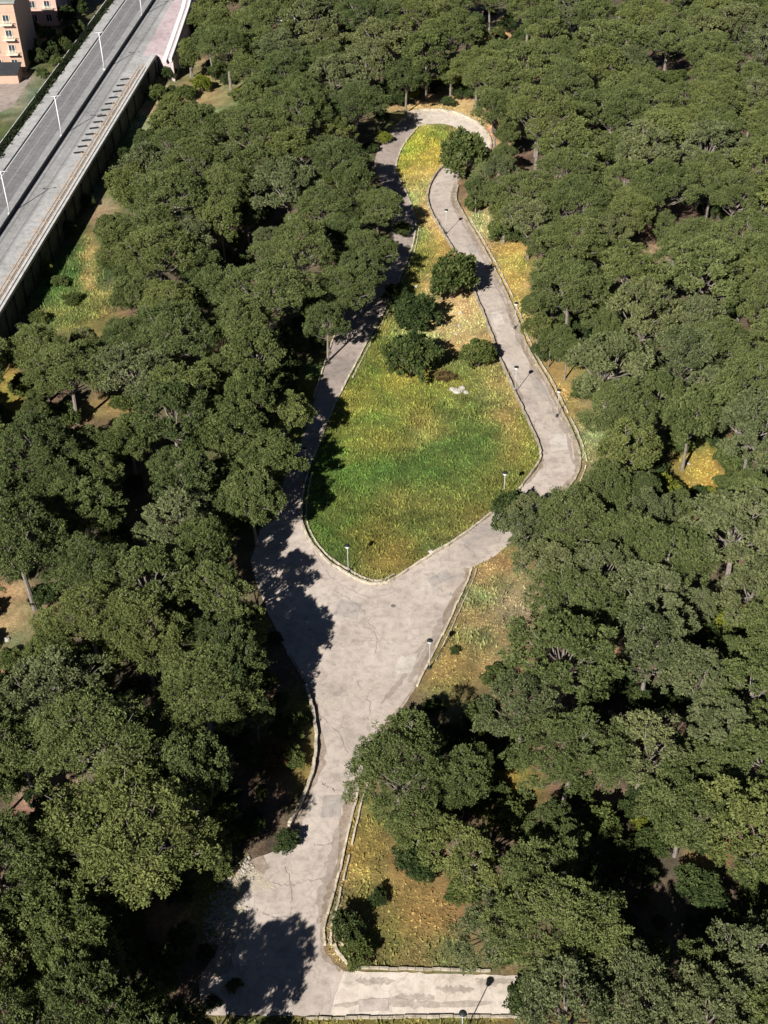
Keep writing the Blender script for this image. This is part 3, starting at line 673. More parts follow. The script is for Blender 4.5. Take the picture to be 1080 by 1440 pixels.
def variant(me, mat):
    k = (me.name, mat.name)
    if k not in _variants:
        c = me.copy(); c.materials.clear(); c.materials.append(mat); _variants[k] = c
    return _variants[k]
def plant(name, base, rad, hgt, proto, mat, rz, pr0, ph0):
    """pr0, ph0: the prototype's own radius and height"""
    r = empty(name, base, rz); s = rad / pr0; sq = rng.uniform(.88, 1.13)
    for me, nm, mm in ((proto[1], 'trunk', None), (proto[0], 'crown', mat)):
        o = bpy.data.objects.new(nm, variant(me, mm) if mm else me); COL.objects.link(o); o.parent = r; o.scale = (s * sq, s / sq, hgt / ph0)
    return r

# ------------------------------------------------------------------ where the forest stands: masks traced on the photograph
L1 = [(-200, -80), (280, -80), (258, 45), (240, 95), (215, 140), (190, 185), (165, 215), (150, 240), (150, 300), (122, 335), (150, 385), (155, 430), (100, 468), (60, 440), (0, 445), (-200, 560)]
L2 = [(570, 160), (585, 148), (640, 150), (690, 172), (694, 222), (655, 245), (650, 285), (680, 300), (690, 330), (735, 350), (728, 430), (752, 500), (800, 545), (845, 605), (845, 640), (820, 662), (770, 690), (735, 692),
      (692, 735), (712, 772), (745, 835), (748, 880), (715, 900), (690, 945), (650, 962), (590, 975), (550, 1005), (485, 1035), (478, 1140), (555, 1150), (545, 1200), (530, 1230), (515, 1250), (512, 1290), (525, 1360), (712, 1364), (722, 1432), (435, 1440), (450, 1350), (385, 1300), (330, 1320), (285, 1300), (290, 1250), (350, 1210), (400, 1200),
      (415, 1150), (440, 1100), (447, 1040), (440, 980), (470, 940), (472, 900), (450, 865), (455, 820), (420, 780), (370, 775), (395, 735), (418, 705), (430, 660), (450, 640), (465, 600), (470, 560), (455, 525), (455, 490), (480, 465), (535, 440), (560, 390), (585, 340), (598, 320), (590, 270), (525, 255), (545, 215), (575, 205), (590, 185)]
L3 = [(525, 1240), (600, 1235), (640, 1280), (650, 1330), (700, 1366), (525, 1362)]
GAPS = [[(952, 640), (1008, 632), (1012, 690), (962, 690)], [(692, 1078), (745, 1078), (745, 1138), (700, 1138)], [(-20, 830), (36, 850), (38, 890), (15, 925), (-20, 925)], [(-20, 535), (28, 545), (28, 572), (-20, 580)],
        [(122, 562), (170, 557), (170, 588), (127, 588)], [(46, 1096), (94, 1088), (94, 1115), (50, 1122)], [(845, 922), (873, 922), (873, 944), (845, 944)], [(986, 1192), (1008, 1192), (1008, 1218), (986, 1218)], [(262, 112), (330, 106), (330, 146), (262, 142)], [(692, 38), (730, 38), (730, 50), (692, 50)], [(230, 1295), (262, 1272), (290, 1250), (252, 1310)], [(914, 334), (930, 334), (930, 352), (914, 352)], [(876, 1120), (920, 1120), (920, 1134), (876, 1134)], [(995, 860), (1028, 855), (1028, 885), (998, 885)]]
SHADE = [[(425, 440), (480, 440), (520, 385), (540, 335), (560, 300), (590, 300), (592, 330), (560, 385), (540, 425), (455, 452), (450, 500), (420, 485)], [(425, 475), (455, 500), (462, 560), (465, 590), (430, 655), (400, 730), (370, 775), (345, 760), (365, 715), (395, 650), (400, 560)],
         [(525, 180), (590, 165), (590, 195), (560, 215), (520, 232), (505, 215)], [(375, 775), (430, 780), (455, 820), (447, 860), (470, 890), (470, 940), (440, 965), (430, 990), (388, 960), (385, 890), (375, 800)],
         [(310, 1020), (430, 1000), (445, 1060), (430, 1110), (405, 1165), (390, 1200), (345, 1200), (310, 1150), (335, 1080)], [(130, 1305), (270, 1290), (330, 1310), (390, 1300), (450, 1350), (435, 1440), (320, 1440), (260, 1380), (140, 1345)],
         [(565, 985), (640, 970), (650, 1008), (600, 1025)], [(872, 1160), (950, 1200), (945, 1320), (885, 1310)], [(645, 1125), (715, 1105), (712, 1150), (660, 1175)], [(800, 948), (880, 948), (870, 975), (810, 970)], [(180, 645), (200, 640), (196, 745), (168, 735)], [(305, 315), (355, 312), (348, 385), (308, 385)], [(915, 970), (970, 965), (972, 1030), (925, 1010)]]
def _bx(a, b, c, d): return [(a, b + 4), (a + 5, b), (c - 3, b + 2), (c, d - 5), (c - 6, d), (a + 3, d - 2)]
SHADE += [_bx(*q) for q in ((596, 972, 650, 1038), (662, 1018, 715, 1068), (805, 945, 890, 990), (920, 988, 972, 1042), (785, 1097, 880, 1132), (622, 1108, 720, 1180), (840, 1145, 940, 1262), (930, 1246, 1026, 1330), (731, 1296, 760, 1395), (1040, 1170, 1090, 1245), (712, 1140, 750, 1174),
    (943, 53, 967, 106), (925, 271, 996, 303), (725, 197, 767, 226), (1000, 188, 1024, 205), (795, 424, 827, 460), (1024, 424, 1062, 460), (924, 622, 956, 662), (952, 798, 998, 824), (790, 20, 815, 50),
    (74, 570, 132, 590), (162, 628, 215, 648), (96, 735, 130, 768), (272, 846, 322, 873), (166, 672, 200, 760), (364, 268, 399, 304), (159, 914, 207, 946), (108, 1006, 158, 1042), (175, 970, 204, 1012), (70, 1268, 113, 1306))]
MS = 4; mx0, my0 = -400, -200; mw, mh = (1880 + MS) // MS, (2000 + MS) // MS
gxm, gym = np.meshgrid(mx0 + MS * (np.arange(mw) + .5), my0 + MS * (np.arange(mh) + .5))
LIT = np.zeros(gxm.shape, bool)
for p in [L1, L2, L3]: LIT |= inpoly(gxm, gym, p)
GAPM = np.zeros(gxm.shape, bool)
for p in GAPS: GAPM |= inpoly(gxm, gym, p)
SHD = np.zeros(gxm.shape, bool)
for p in SHADE: SHD |= inpoly(gxm, gym, p)
NOBASE = np.zeros(gxm.shape, bool)     # no trunk may stand here
for p in [lpoly(ROAD_MAIN), lpoly(ROAD_LANE), lpoly(ROAD_LEFT), lpoly(ROAD_LOOP), ROAD_LOW, LAWN]: NOBASE |= inpoly(gxm, gym, p)
HWG = [at(hl(40, y), y, ZH) for y in (640, -160)] + [at(hl(190, y), y, ZH) for y in (-160, 60)] + [at(255, 60, ZH), at(243, 86, ZH) + Vector((2, -2, 0))] + [at(hl(187, y), y, ZH) for y in (90, 640)]
HWG = [(p.x, p.y) for p in HWG]
def look(mask, P):
    ix = np.clip(((P[:, 0] - mx0) / MS).astype(int), 0, mw - 1); iy = np.clip(((P[:, 1] - my0) / MS).astype(int), 0, mh - 1); return mask[iy, ix]
ring = np.array([(math.cos(t), math.sin(t)) for t in np.linspace(0, 2 * PI, 16, endpoint=False)])
disk = np.concatenate([ring, ring * .75, ring * .45, [[0, 0]]])
def crown_pts(x, y, R, h):
    cz = h * 8.9 / 12
    a = np.column_stack([x + disk[:, 0] * R, y + disk[:, 1] * R, np.full(len(disk), cz)])
    d = np.sqrt(np.maximum(0, 1 - (disk ** 2).sum(1) * .9))
    b_ = a.copy(); b_[:, 2] += d * (h - cz); return np.concatenate([a, b_])
TREES = []   # x, y, R, h, kind, tone, label or None
def ok_tree(x, y, R, h, tol=.05, stol=.05, sep=.74):
    if inpoly(np.array([x]), np.array([y]), HWG)[0]: return False
    if look(NOBASE, proj(np.array([[x, y, 0.]])))[0]: return False
    if TREES:
        T = np.array([(t[0], t[1], t[2]) for t in TREES]); d = np.hypot(T[:, 0] - x, T[:, 1] - y)
        if (d < sep * (T[:, 2] + R)).any(): return False
    if look(LIT, proj(np.array([[x, y, .6]])))[0]: return False
    P = crown_pts(x, y, R, h); q = proj(P)
    if q[-1, 1] > 1435 and 300 < q[-1, 0] < 780: return False
    if (q[:, 0] < -40 - 8 * R).all() or (q[:, 0] > 1120).all() or (q[:, 1] > 1500).all() or (q[:, 1] < -10).all(): return False
    if look(LIT, q).mean() > tol or look(SHD, q).mean() > .09 or look(GAPM, q).mean() > .03: return False
    S = P.copy(); S[:, :2] += P[:, 2:] * SHV; S[:, 2] = 0
    qs = proj(S)
    if look(LIT, qs).mean() > stol or look(GAPM, qs).mean() > .05: return False
    return True
def hand(cx, cy, rpx, h, kind, tone, label, force=True):
    cz = h * 9.6 / 12; p = at(cx, cy, cz); R = rpx / scale_at((p.x, p.y, cz)); TREES.append((p.x, p.y, R, h, kind, tone, label))
# trees whose outlines or shadows are plain in the photograph
hand(560, 1076, 84, 11, 'umbrella', 'dark green', 'broad round pine overhanging the right side of the lower road')
hand(652, 1088, 50, 9, 'umbrella', 'olive green', 'smaller pine touching the broad round pine on the lower road')
hand(808, 732, 72, 11, 'umbrella', 'olive green', 'large pine covering the lane end at the lower right of the lawn')
hand(815, 842, 72, 11, 'umbrella', 'olive green', 'large bright pine right of the dry grass triangle')
hand(308, 824, 50, 12.5, 'aleppo', 'olive green', 'pine throwing the upper round shadow on the junction')
hand(330, 920, 56, 12.5, 'umbrella', 'dark green', 'pine throwing the lower round shadow on the junction')
hand(186, 1160, 125, 15, 'umbrella', 'olive green', 'very large round pine in the lower left forest')
hand(285, 960, 85, 12, 'umbrella', 'olive green', 'large round pine left of the lower junction shadow')
hand(222, 1478, 68, 14.5, 'umbrella', 'dark green', 'pine cut by the bottom edge, throwing the round shadow on the gravel apron')
hand(735, 985, 62, 11, 'aleppo', 'grey green', 'grey pine with pale bare trunk beside the dry grass triangle')
hand(915, 905, 72, 12, 'aleppo', 'grey green', 'grey pine with a pale trunk above the dark gap on the right')
hand(1040, 740, 85, 13, 'aleppo', 'grey green', 'tall grey pine at the right edge below the yellow clearing')
hand(905, 1050, 72, 11, 'aleppo', 'grey green', 'grey branching pine above the black gap in the lower right')
hand(885, 625, 52, 11, 'aleppo', 'olive green', 'pine standing right of the dry strip at the lane bend')
hand(975, 575, 52, 13, 'umbrella', 'olive green', 'flat topped pine on a bare trunk above the yellow clearing')
hand(655, 1200, 62, 9, 'aleppo', 'olive green', 'low spreading pine above the rusty grass patch')
hand(690, 1300, 60, 8, 'aleppo', 'grey green', 'sparse grey pine above the pale bottom road')
hand(530, 286, 44, 9.5, 'umbrella', 'olive green', 'pine at the upper left of the shaded lane, throwing shadow across it')
hand(514, 345, 47, 9.5, 'umbrella', 'olive green', 'pine left of the lane just above its sunlit stretch')
hand(356, 488, 50, 12, 'aleppo', 'olive green', 'pine left of the sunlit stretch of the shaded lane')
hand(458, 446, 36, 10, 'aleppo', 'dark green', 'pine just above the sunlit stretch of the shaded lane')
hand(396, 574, 46, 9.5, 'umbrella', 'olive green', 'pine shading the lane beside the widest part of the lawn')
hand(354, 694, 50, 11, 'umbrella', 'olive green', 'pine left of the lane mouth above the junction')
hand(475, 215, 46, 13, 'umbrella', 'dark green', 'dark pine casting shadow onto the inner loop grass')
hand(500, 140, 46, 13, 'umbrella', 'dark green', 'dark pine behind the left end of the top loop kerb')
hand(270, 1075, 62, 13.5, 'umbrella', 'dark green', 'dark pine left of the curved kerb wall, right of the very large pine')
hand(110, 1330, 70, 13, 'umbrella', 'dark green', 'dark pine below the very large round pine')
hand(285, 762, 46, 12, 'umbrella', 'dark green', 'dark pine above the two junction shadows')
hand(506, 378, 36, 11, 'umbrella', 'dark green', 'dark pine squeezed between the two pines over the upper shaded lane')
hand(480, 400, 48, 10.5, 'umbrella', 'olive green', 'pine between the upper lane pines and the sunlit stretch')
hand(352, 548, 44, 14, 'umbrella', 'dark green', 'dark tall pine beside the lower end of the sunlit stretch')
hand(376, 634, 46, 10, 'umbrella', 'dark green', 'dark tall pine beside the lane west of the lawn lamp')
hand(496, 246, 34, 12, 'umbrella', 'olive green', 'pine shading the lane below the inner loop grass')
hand(425, 335, 52, 15, 'umbrella', 'olive green', 'broad pine in the second row left of the upper lane')
hand(120, 1400, 70, 14, 'umbrella', 'dark green', 'dark pine near the bottom edge, below the very large pine')
hand(915, 720, 45, 9, 'aleppo', 'grey green', 'grey pine between the large lane pine and the yellow clearing')
def tone_for(px, py):
    u = rng.random()
    if px > 690 and py < 560: return 'olive green' if u < .82 else 'grey green'
    if px > 640 and py > 560: return 'grey green' if u < .42 else 'olive green' if u < .85 else 'dark green'
    return 'olive green' if u < .55 else 'dark green' if u < .86 else 'grey green'
def fill(n, r0, r1, tol, stol, sep, box=None, target=None):
    k = 0
    for _ in range(n):
        yy = 58 + (340 - 58) * rng.random() ** .8; ww = .335 * math.hypot(yy, H) * .98 + 8
        x = rng.uniform(-ww, ww); R = rng.uniform(r0, r1); h = R * rng.uniform(1.5, 1.75) + rng.uniform(2.8, 4.2)
        if ok_tree(x, yy, R, h, tol, stol, sep):
            q = proj(np.array([[x, yy, h * .75]]))[0]; tn = tone_for(*q)
            kd = 'aleppo' if tn == 'grey green' or rng.random() < .2 else 'umbrella'
            TREES.append((x, yy, R, h, kd, tn, None)); k += 1
    return k
N0 = len(TREES)
nf = [fill(1500, 5.6, 7.0, .05, .05, .72), fill(2500, 4.6, 5.8, .05, .05, .68)]
# close the canopy: aim at the bare places that are left
COV = np.zeros(gxm.shape, bool)
inframe = (gxm > -30) & (gxm < 1110) & (gym > -25) & (gym < 1465)
def cover(t):
    global COV
    q = proj(np.array([[t[0], t[1], t[3] * .78]]))[0]; s = scale_at((t[0], t[1], t[3] * .78)); rx = t[2] * s * .93; ry = rx * .74
    COV |= ((gxm - q[0]) / rx) ** 2 + ((gym - q[1]) / ry) ** 2 < 1
for t in TREES: cover(t)
for (ra, rb, tol, stol, sep, n) in ((4.6, 6.2, .06, .06, .62, 700), (3.6, 5.0, .07, .07, .59, 1200), (2.6, 3.8, .08, .07, .57, 1500), (2.0, 2.8, .09, .08, .56, 1200)):
    c = 0
    for _ in range(n):
        bare = np.flatnonzero(inframe & ~COV & ~LIT & ~SHD & ~GAPM)
        if not len(bare): break
        k = bare[rng.integers(len(bare))]; R = rng.uniform(ra, rb); h = R * rng.uniform(1.4, 1.65) + rng.uniform(3.0, 4.6)
        p = at(gxm.flat[k], gym.flat[k], h * .78)
        if ok_tree(p.x, p.y, R, h, tol, stol, sep):
            tn = tone_for(gxm.flat[k], gym.flat[k]); kd = 'aleppo' if tn == 'grey green' or rng.random() < .2 else 'umbrella'
            TREES.append((p.x, p.y, R, h, kd, tn, None)); cover(TREES[-1]); c += 1
    nf.append(c)
LOWB = []
for _ in range(420):
    bare = np.flatnonzero(inframe & ~COV & ~LIT & ~GAPM & ~NOBASE & ~(SHD & (rng.random(gxm.shape) < .55)))
    if not len(bare): break
    k = bare[rng.integers(len(bare))]; R = rng.uniform(1.3, 2.7); p = at(gxm.flat[k], gym.flat[k], R * .7)
    if inpoly(np.array([p.x]), np.array([p.y]), HWG)[0] or (gym.flat[k] > 1420 and 400 < gxm.flat[k] < 760): continue
    P = np.column_stack([p.x + disk[:, 0] * R, p.y + disk[:, 1] * R, np.full(len(disk), R * .7)]); q = proj(P)
    if look(NOBASE, q).mean() > .05 or look(LIT, q).mean() > .2: continue
    if any(math.hypot(b_[0] - p.x, b_[1] - p.y) < .8 * (b_[2] + R) for b_ in LOWB): continue
    LOWB.append((p.x, p.y, R)); cover((p.x, p.y, R, R * 1.0))
    if len(LOWB) > 130: break
bare = inframe & ~COV & ~LIT & ~SHD & ~GAPM
print('TREES', len(TREES), nf, 'bare', bare.sum() / inframe.sum())
def seen(t):
    q = proj(np.array([[t[0], t[1], t[3] * .8]]))[0]; s = t[2] * scale_at((t[0], t[1], t[3]))
    inx = max(0, min(1080, q[0] + s) - max(0, q[0] - s)); iny = max(0, min(1440, q[1] + .75 * s) - max(0, q[1] - .75 * s)); return inx * iny
keep = TREES[:N0] + sorted(TREES[N0:], key=seen, reverse=True); TREES = keep[:297]; FAR = keep[297:]
# ---- labels: every pine is named by its rank from a landmark one can find
LM = [((490, 790), 'the lamp on the lawn tip'), ((604, 930), 'the junction lamp'), ((651, 215), 'the round tree in the top loop'), ((637, 388), 'the round bush beside the winding lane'), ((985, 660), 'the yellow clearing at right'),
      ((720, 1105), 'the small lime clearing right of the lower road'), ((10, 875), 'the bare patch on the left edge'), ((10, 555), 'the orange clearing on the left edge'), ((148, 575), 'the small tan clearing in the left forest'), ((70, 1105), 'the bare pinkish patch lower left'),
      ((858, 932), 'the red soil gap on the right'), ((998, 1206), 'the rusty patch far lower right'), ((296, 126), 'the tan clearing near the pink pavement'), ((710, 44), 'the orange clearing at the top'), ((398, 8), 'the white house at the top'),
      ((230, 90), 'the end of the retaining wall'), ((110, 420), 'the grassy strip under the highway wall'), ((480, 500), 'the sunlit stretch of the shaded left lane'), ((560, 200), 'the yellow grass inside the top loop'), ((815, 640), 'the lane bend right of the lawn'),
      ((1080, 0), 'the top right corner'), ((1080, 1440), 'the bottom right corner'), ((0, 1440), 'the bottom left corner'), ((540, 0), 'the middle of the top edge'), ((1080, 400), 'the right edge at the height of the round bush'), ((0, 700), 'the left edge at the height of the lawn'),
      ((905, 1250), 'the black gap in the lower right'), ((330, 350), 'the dark gap in the upper left forest'), ((922, 342), 'the tiny red soil gap upper right'), ((740, 400), 'the dry strip right of the winding lane'), ((185, 690), 'the dark slot in the left forest'),
      ((290, 1270), 'the gravel apron'), ((700, 1395), 'the right end of the pale bottom road'), ((430, 1040), 'the curved kerb wall of the lower road'), ((400, 600), 'the shaded left lane beside the lawn'), ((840, 180), 'the upper right forest centre'), ((1080, 860), 'the right edge at the height of the junction'), ((420, 250), 'the upper left forest centre'),
      ((250, 500), 'the centre of the left forest'), ((960, 480), 'the right forest above the yellow clearing'), ((700, 870), 'the dry grass triangle'), ((820, 20), 'the top edge right of the orange clearing'), ((1000, 200), 'the right edge below the top corner'), ((880, 780), 'the grey pines right of the large lane pine')]
ORD = ['closest', 'second closest', 'third closest', 'fourth closest', 'fifth closest', 'sixth closest', 'seventh closest', 'eighth closest', 'ninth closest', 'tenth closest', 'eleventh closest', 'twelfth closest']
cpx = proj(np.array([(t[0], t[1], t[3] * .8) for t in TREES])); lm = np.array([q[0] for q in LM], float)
D = np.hypot(cpx[:, None, 0] - lm[None, :, 0], cpx[:, None, 1] - lm[None, :, 1]); RK = D.argsort(0).argsort(0)
for i, t in enumerate(TREES):
    x, y, R, h, kd, tn, lb = t
    if lb is None:
        j = np.lexsort((D[i], RK[i]))[0]; k = RK[i, j]
        sz = 'broad' if R > 5 else 'middling' if R > 3.6 else 'small'
        if k < 12: lb = f'{sz} {tn} pine, {ORD[k]} crown to {LM[j][1]}'
        else:
            j = D[i].argmin(); lb = f'{sz} {tn} pine in closed canopy around {LM[j][1]}'
        lb = ' '.join(lb.split()[:16])
    pr = PINES['giant' if R > 5.2 and kd != 'aleppo' else kd]; proto = pr[rng.integers(len(pr))]
    o = plant('pine_tree', (x, y, 0), R, h, proto, LEAF[tn], rng.uniform(0, 6.28), 5.2, 12.0)
    tag(o, lb, 'tree', 'pines of the forest around the winding lanes')

# the pines beyond the three hundred that show largest: one wood
def wood(trees):
    Vs, Ts, mi = [], [], []; mats = [LEAF['olive green'], LEAF['dark green'], LEAF['grey green'], M_BARK]
    tmb = MB()
    for t in trees:
        cm = PINES[t[4]][rng.integers(len(PINES[t[4]]))][0]; nv = len(cm.vertices)
        a = np.empty(nv * 3, np.float32); cm.vertices.foreach_get('co', a); a = a.reshape(-1, 4, 3)[::3].copy(); ti = np.empty(nv // 4, np.float32); cm.attributes['tint'].data.foreach_get('value', ti); ti = ti[::3]
        an = rng.uniform(0, 6.28); c, s_ = math.cos(an), math.sin(an); sx = t[2] / 5.2; sz = t[3] / 12
        mid = a.mean(1, keepdims=True); a = mid + (a - mid) * 1.65
        X_ = (a[..., 0] * c - a[..., 1] * s_) * sx + t[0]; Y_ = (a[..., 0] * s_ + a[..., 1] * c) * sx + t[1]
        Vs.append(np.stack([X_, Y_, a[..., 2] * sz], -1)); Ts.append(ti); mi.append(np.full(len(a), ['olive green', 'dark green', 'grey green'].index(t[5])))
        k = len(tmb.v); tmb.tube([(t[0], t[1], -.2), (t[0], t[1], t[3] * .45), (t[0] + .3, t[1], t[3] * .78)], [.28, .2, .08], 6)
    tv = np.array([[tmb.v[i] for i in f[:4]] for f in tmb.f if len(f) == 4]); V = np.concatenate(Vs + [tv]); T = np.concatenate(Ts + [np.zeros(len(tv))])
    me = np_quads('forest', V, T); o = link('forest', me, mats); me.polygons.foreach_set('material_index', np.concatenate(mi + [np.full(len(tv), 3)]).astype(np.int32)); tag(o, kind='stuff')
if FAR: wood(FAR)

# ------------------------------------------------------------------ bushes and single trees
def bush(cx, cy, rpx, hr, mat, label, name='bush', cat='bush', group=None, proto=None):
    p = at(cx, cy, 0); R = rpx / scale_at((p.x, p.y, 0)); h = R * hr
    # centre of the crown at (cx,cy): stand it so that half its height projects there
    p = at(cx, cy, h * .5); p.z = 0
    o = plant(name, p, R, h, proto or SHRUBS[rng.integers(5)], mat, rng.uniform(0, 6.28), 1.05, 1.45); tag(o, label, cat, group); return o
bush(651, 220, 36, 1.7, M_BROAD, 'round leafy tree standing in the bend of the top loop', 'round_tree', 'tree')
bush(637, 391, 38, 1.6, M_BROAD, 'round green bush beside the winding lane, casting shadow on it')
bush(583, 443, 32, 1.6, M_SHRUB, 'dark bluish bush on the upper lawn, higher of the dark pair')
bush(578, 502, 38, 1.6, M_SHRUB, 'largest dark bush on the upper lawn, lower of the dark pair')
bush(556, 415, 18, 1.5, M_SHRUB, 'small bush at the left kerb above the dark pair')
bush(672, 500, 26, 1.4, M_BROAD, 'low bush against the left kerb of the winding lane')
bush(624, 530, 14, 1.0, M_BROWN, 'small brown twiggy shrub on the lawn above the white rocks', proto=TWIGGY)
bush(403, 1183, 19, 1.2, M_SHRUB, 'small clipped bush at the end of the curved kerb wall')
bush(490, 1306, 28, 1.5, M_SHRUB, 'dark bush beside the kerb at the foot of the lower road')
bush(505, 1340, 24, 1.2, M_BROAD, 'low bush at the kerb corner of the pale bottom road')
bush(532, 1262, 15, 1.3, M_SHRUB, 'small dark bush on the rusty grass patch')
bush(738, 1404, 30, 1.4, M_SHRUB, 'dark bush closing the right end of the pale bottom road')
bush(722, 724, 37, 1.5, M_SHRUB, 'dark round tree at the path edge, left of the large pine on the lane', 'round_tree', 'tree')
bush(705, 325, 22, 1.2, M_BROAD, 'green bush on the dry strip at the upper bend')
bush(690, 275, 24, 1.2, M_BROAD, 'green bush just below the top loop tree')
bush(1012, 868, 20, 1.2, M_LIME, 'yellow flowering bush at the right edge below grey pines')
bush(385, 1065, 24, 1.2, M_BROWN, 'rusty bush in the shade left of the curved kerb wall')
bush(1030, 650, 26, 1.2, M_BROAD, 'bush at the right side of the yellow clearing')
bush(640, 905 + 10, 8, 1.0, M_SHRUB, 'tiny green tuft on the dry triangle beside the junction lamp')
bush(930, 690, 30, 1.3, M_LIME, 'lime green bush left of the yellow clearing')
bush(1040, 1130, 32, 1.2, M_LIME, 'lime green bush near the lower right edge')
bush(975, 1062, 24, 1.2, M_LIME, 'small lime green bush beside the black gap')
bush(84, 395, 16, .6, M_BROAD, 'green bush on the grassy strip under the highway wall')
bush(100, 420, 15, .8, M_BROAD, 'small green bush lower on the grassy strip under the wall')
bush(235, 66, 13, 1.5, M_SHRUB, 'bush in the corner of the pink pavement wall')
GT = [(70, 70, 12), (84, 60, 12), (100, 48, 12), (78, 86, 9), (96, 66, 9), (110, 40, 10)]
for k, (x, y, r) in enumerate(GT):
    bush(x, y, r, 1.7, LEAF['dark green'] if k % 2 else M_SHRUB, 'dark garden tree between the blocks and the highway shade band, ' + ['behind the lowest tree', 'second from the lowest', 'in the middle', 'lowest against the shade band', 'right against the shade band', 'highest against the shade band'][k], 'garden_tree', 'tree', 'dark garden trees by the apartment blocks')
for k, (x, y, r) in enumerate([(40, 62, 14), (52, 80, 12), (66, 48, 12), (92, 22, 14), (60, 104, 9), (112, 10, 12), (30, 28, 9), (46, 40, 12)]):
    nm = ['beside the corner of the peach block', 'in front of the peach block corner, near the highway', 'between the two apartment blocks', 'right of the rose block', 'lowest in the garden', 'at the top edge beside the pavement', 'against the peach facade', 'between the peach wall and the garden'][k]
    bush(x, y, r, 1.6, M_SHRUB if k % 2 else LEAF['dark green'], 'dark garden tree ' + nm, 'garden_tree', 'tree', 'dark garden trees by the apartment blocks')
# shrubs in the deep shade of the forest edge and in its gaps
UG = [(435, 445), (470, 455), (410, 520), (425, 560), (395, 600), (400, 655), (372, 730), (540, 200), (520, 215), (565, 330), (540, 360), (345, 1060), (330, 1120), (370, 1120), (355, 1160), (330, 1180), (300, 1195), (170, 1320), (210, 1345), (250, 1350), (290, 1345), (330, 1390), (300, 1415), (890, 1190), (915, 1230), (900, 1270), (925, 1300), (675, 1140), (690, 1125), (840, 960), (190, 690), (330, 345), (340, 375), (945, 990), (610, 1000), (360, 870), (385, 905), (395, 990), (548, 148), (578, 138), (608, 131), (640, 130), (668, 140), (702, 165), (716, 200), (738, 768), (725, 340), (285, 128), (322, 118), (262, 140), (304, 110), (335, 140), (238, 112), (222, 140), (176, 225), (165, 262), (150, 330), (60, 1015), (130, 1020), (995, 700), (1022, 690), (948, 700), (122, 290), (60, 385), (30, 425), (158, 200), (96, 330), (900, 1165), (870, 1230), (700, 1120)]
low_b = []
for x, y in UG:
    p = at(x, y, 0); low_b.append((p.x, p.y, (11 + 7 * rng.random()) / scale_at((p.x, p.y, 0))))
low_b += LOWB
bp = proj(np.array([(x, y, R * .6) for x, y, R in low_b])); DB = np.hypot(bp[:, None, 0] - lm[None, :, 0], bp[:, None, 1] - lm[None, :, 1]); RB = DB.argsort(0).argsort(0)
for i, (x, y, R) in enumerate(low_b):
    mt, word = ((M_SHRUB, 'dark'), (M_BROAD, 'green'), (M_SHRUB, 'dark'), (M_LIME, 'lime'))[i % 4] if i < len(UG) else ((M_SHRUB, 'dark'), (M_BROAD, 'green'))[i % 2]
    o = plant('undergrowth_bush', (x, y, 0), R, R * rng.uniform(1.1, 1.5), SHRUBS[rng.integers(5)], mt, rng.uniform(0, 6.28), 1.05, 1.45)
    j = np.lexsort((DB[i], RB[i]))[0]; k = RB[i, j]
    lb = f'low {word} undergrowth bush, {ORD[k]} such bush to {LM[j][1]}' if k < 12 else f'low {word} undergrowth bush under the pines around {LM[DB[i].argmin()][1]}'
    tag(o, ' '.join(lb.split()[:16]), 'bush', 'low bushes in the shade and gaps of the forest')
# near-black leafy band put in for a shadowed gap beside the highway
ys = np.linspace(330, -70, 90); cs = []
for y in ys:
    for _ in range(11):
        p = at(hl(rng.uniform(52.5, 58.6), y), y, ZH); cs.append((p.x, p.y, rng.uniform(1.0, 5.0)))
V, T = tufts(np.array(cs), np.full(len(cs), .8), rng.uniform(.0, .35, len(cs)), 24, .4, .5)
hg = np_quads('shade_band', V, T); tag(link('shade_band', hg, M_SHADE_BAND), 'long dark leafy band standing in for deep shade along the highway edge', 'shade_band')

# ------------------------------------------------------------------ grass tufts
def grass(n):
    xs = []; 
    areas = [LAWN, L3, [(600, 975), (660, 800), (715, 768), (750, 835), (748, 885), (700, 905), (690, 945), (650, 965)], [(497, 1150), (560, 1150), (545, 1230), (530, 1362), (466, 1330), (462, 1300)], [(655, 300), (690, 300), (740, 350), (745, 500), (850, 605), (845, 645), (818, 655)], [(30, 440), (120, 330), (160, 380), (160, 440), (100, 470)], [(225, 1310), (255, 1270), (290, 1240), (345, 1205), (330, 1235), (300, 1290)], GAPS[0], GAPS[1], [(-10, 1433), (740, 1433), (740, 1470), (-10, 1470)], [(565, 150), (640, 148), (690, 170), (700, 230), (685, 195), (650, 160)], [(150, 250), (245, 92), (225, 88), (140, 240)]]
    out = []
    allm = np.zeros(gxm.shape, bool)
    for a_ in areas: allm |= inpoly(gxm, gym, a_)
    rm = np.zeros(gxm.shape, bool)
    for p in [lpoly(ROAD_MAIN), lpoly(ROAD_LANE), lpoly(ROAD_LEFT), lpoly(ROAD_LOOP), ROAD_LOW]: rm |= inpoly(gxm, gym, p)
    wm = np.zeros(gxm.shape, bool)
    for p in [[(285, 1320), (300, 1240), (350, 1200), (352, 1225), (338, 1260), (345, 1300), (330, 1335)], [(455, 1290), (468, 1292), (476, 1340), (492, 1366), (478, 1366), (462, 1340)]]: wm |= inpoly(gxm, gym, p)
    x = rng.uniform(-95, 60, n); y = rng.uniform(56, 300, n); q = proj(np.stack([x, y, 0 * x], -1))
    weeds = look(wm, q) & (fbm(x * .9, y * .9, 3) > .46)
    k = ((look(allm, q) & ~look(rm, q)) | weeds) & (rng.random(n) < .35 + .9 * fbm(x * .35, y * .35, 3)); return x[k], y[k], q[k]
x, y, q = grass(620000)
col = ground_col(q[:, 0], q[:, 1], x, y); nb = len(x); print('GRASS', nb)
dryness = col[:, 0] / (col[:, 1] + 1e-4)
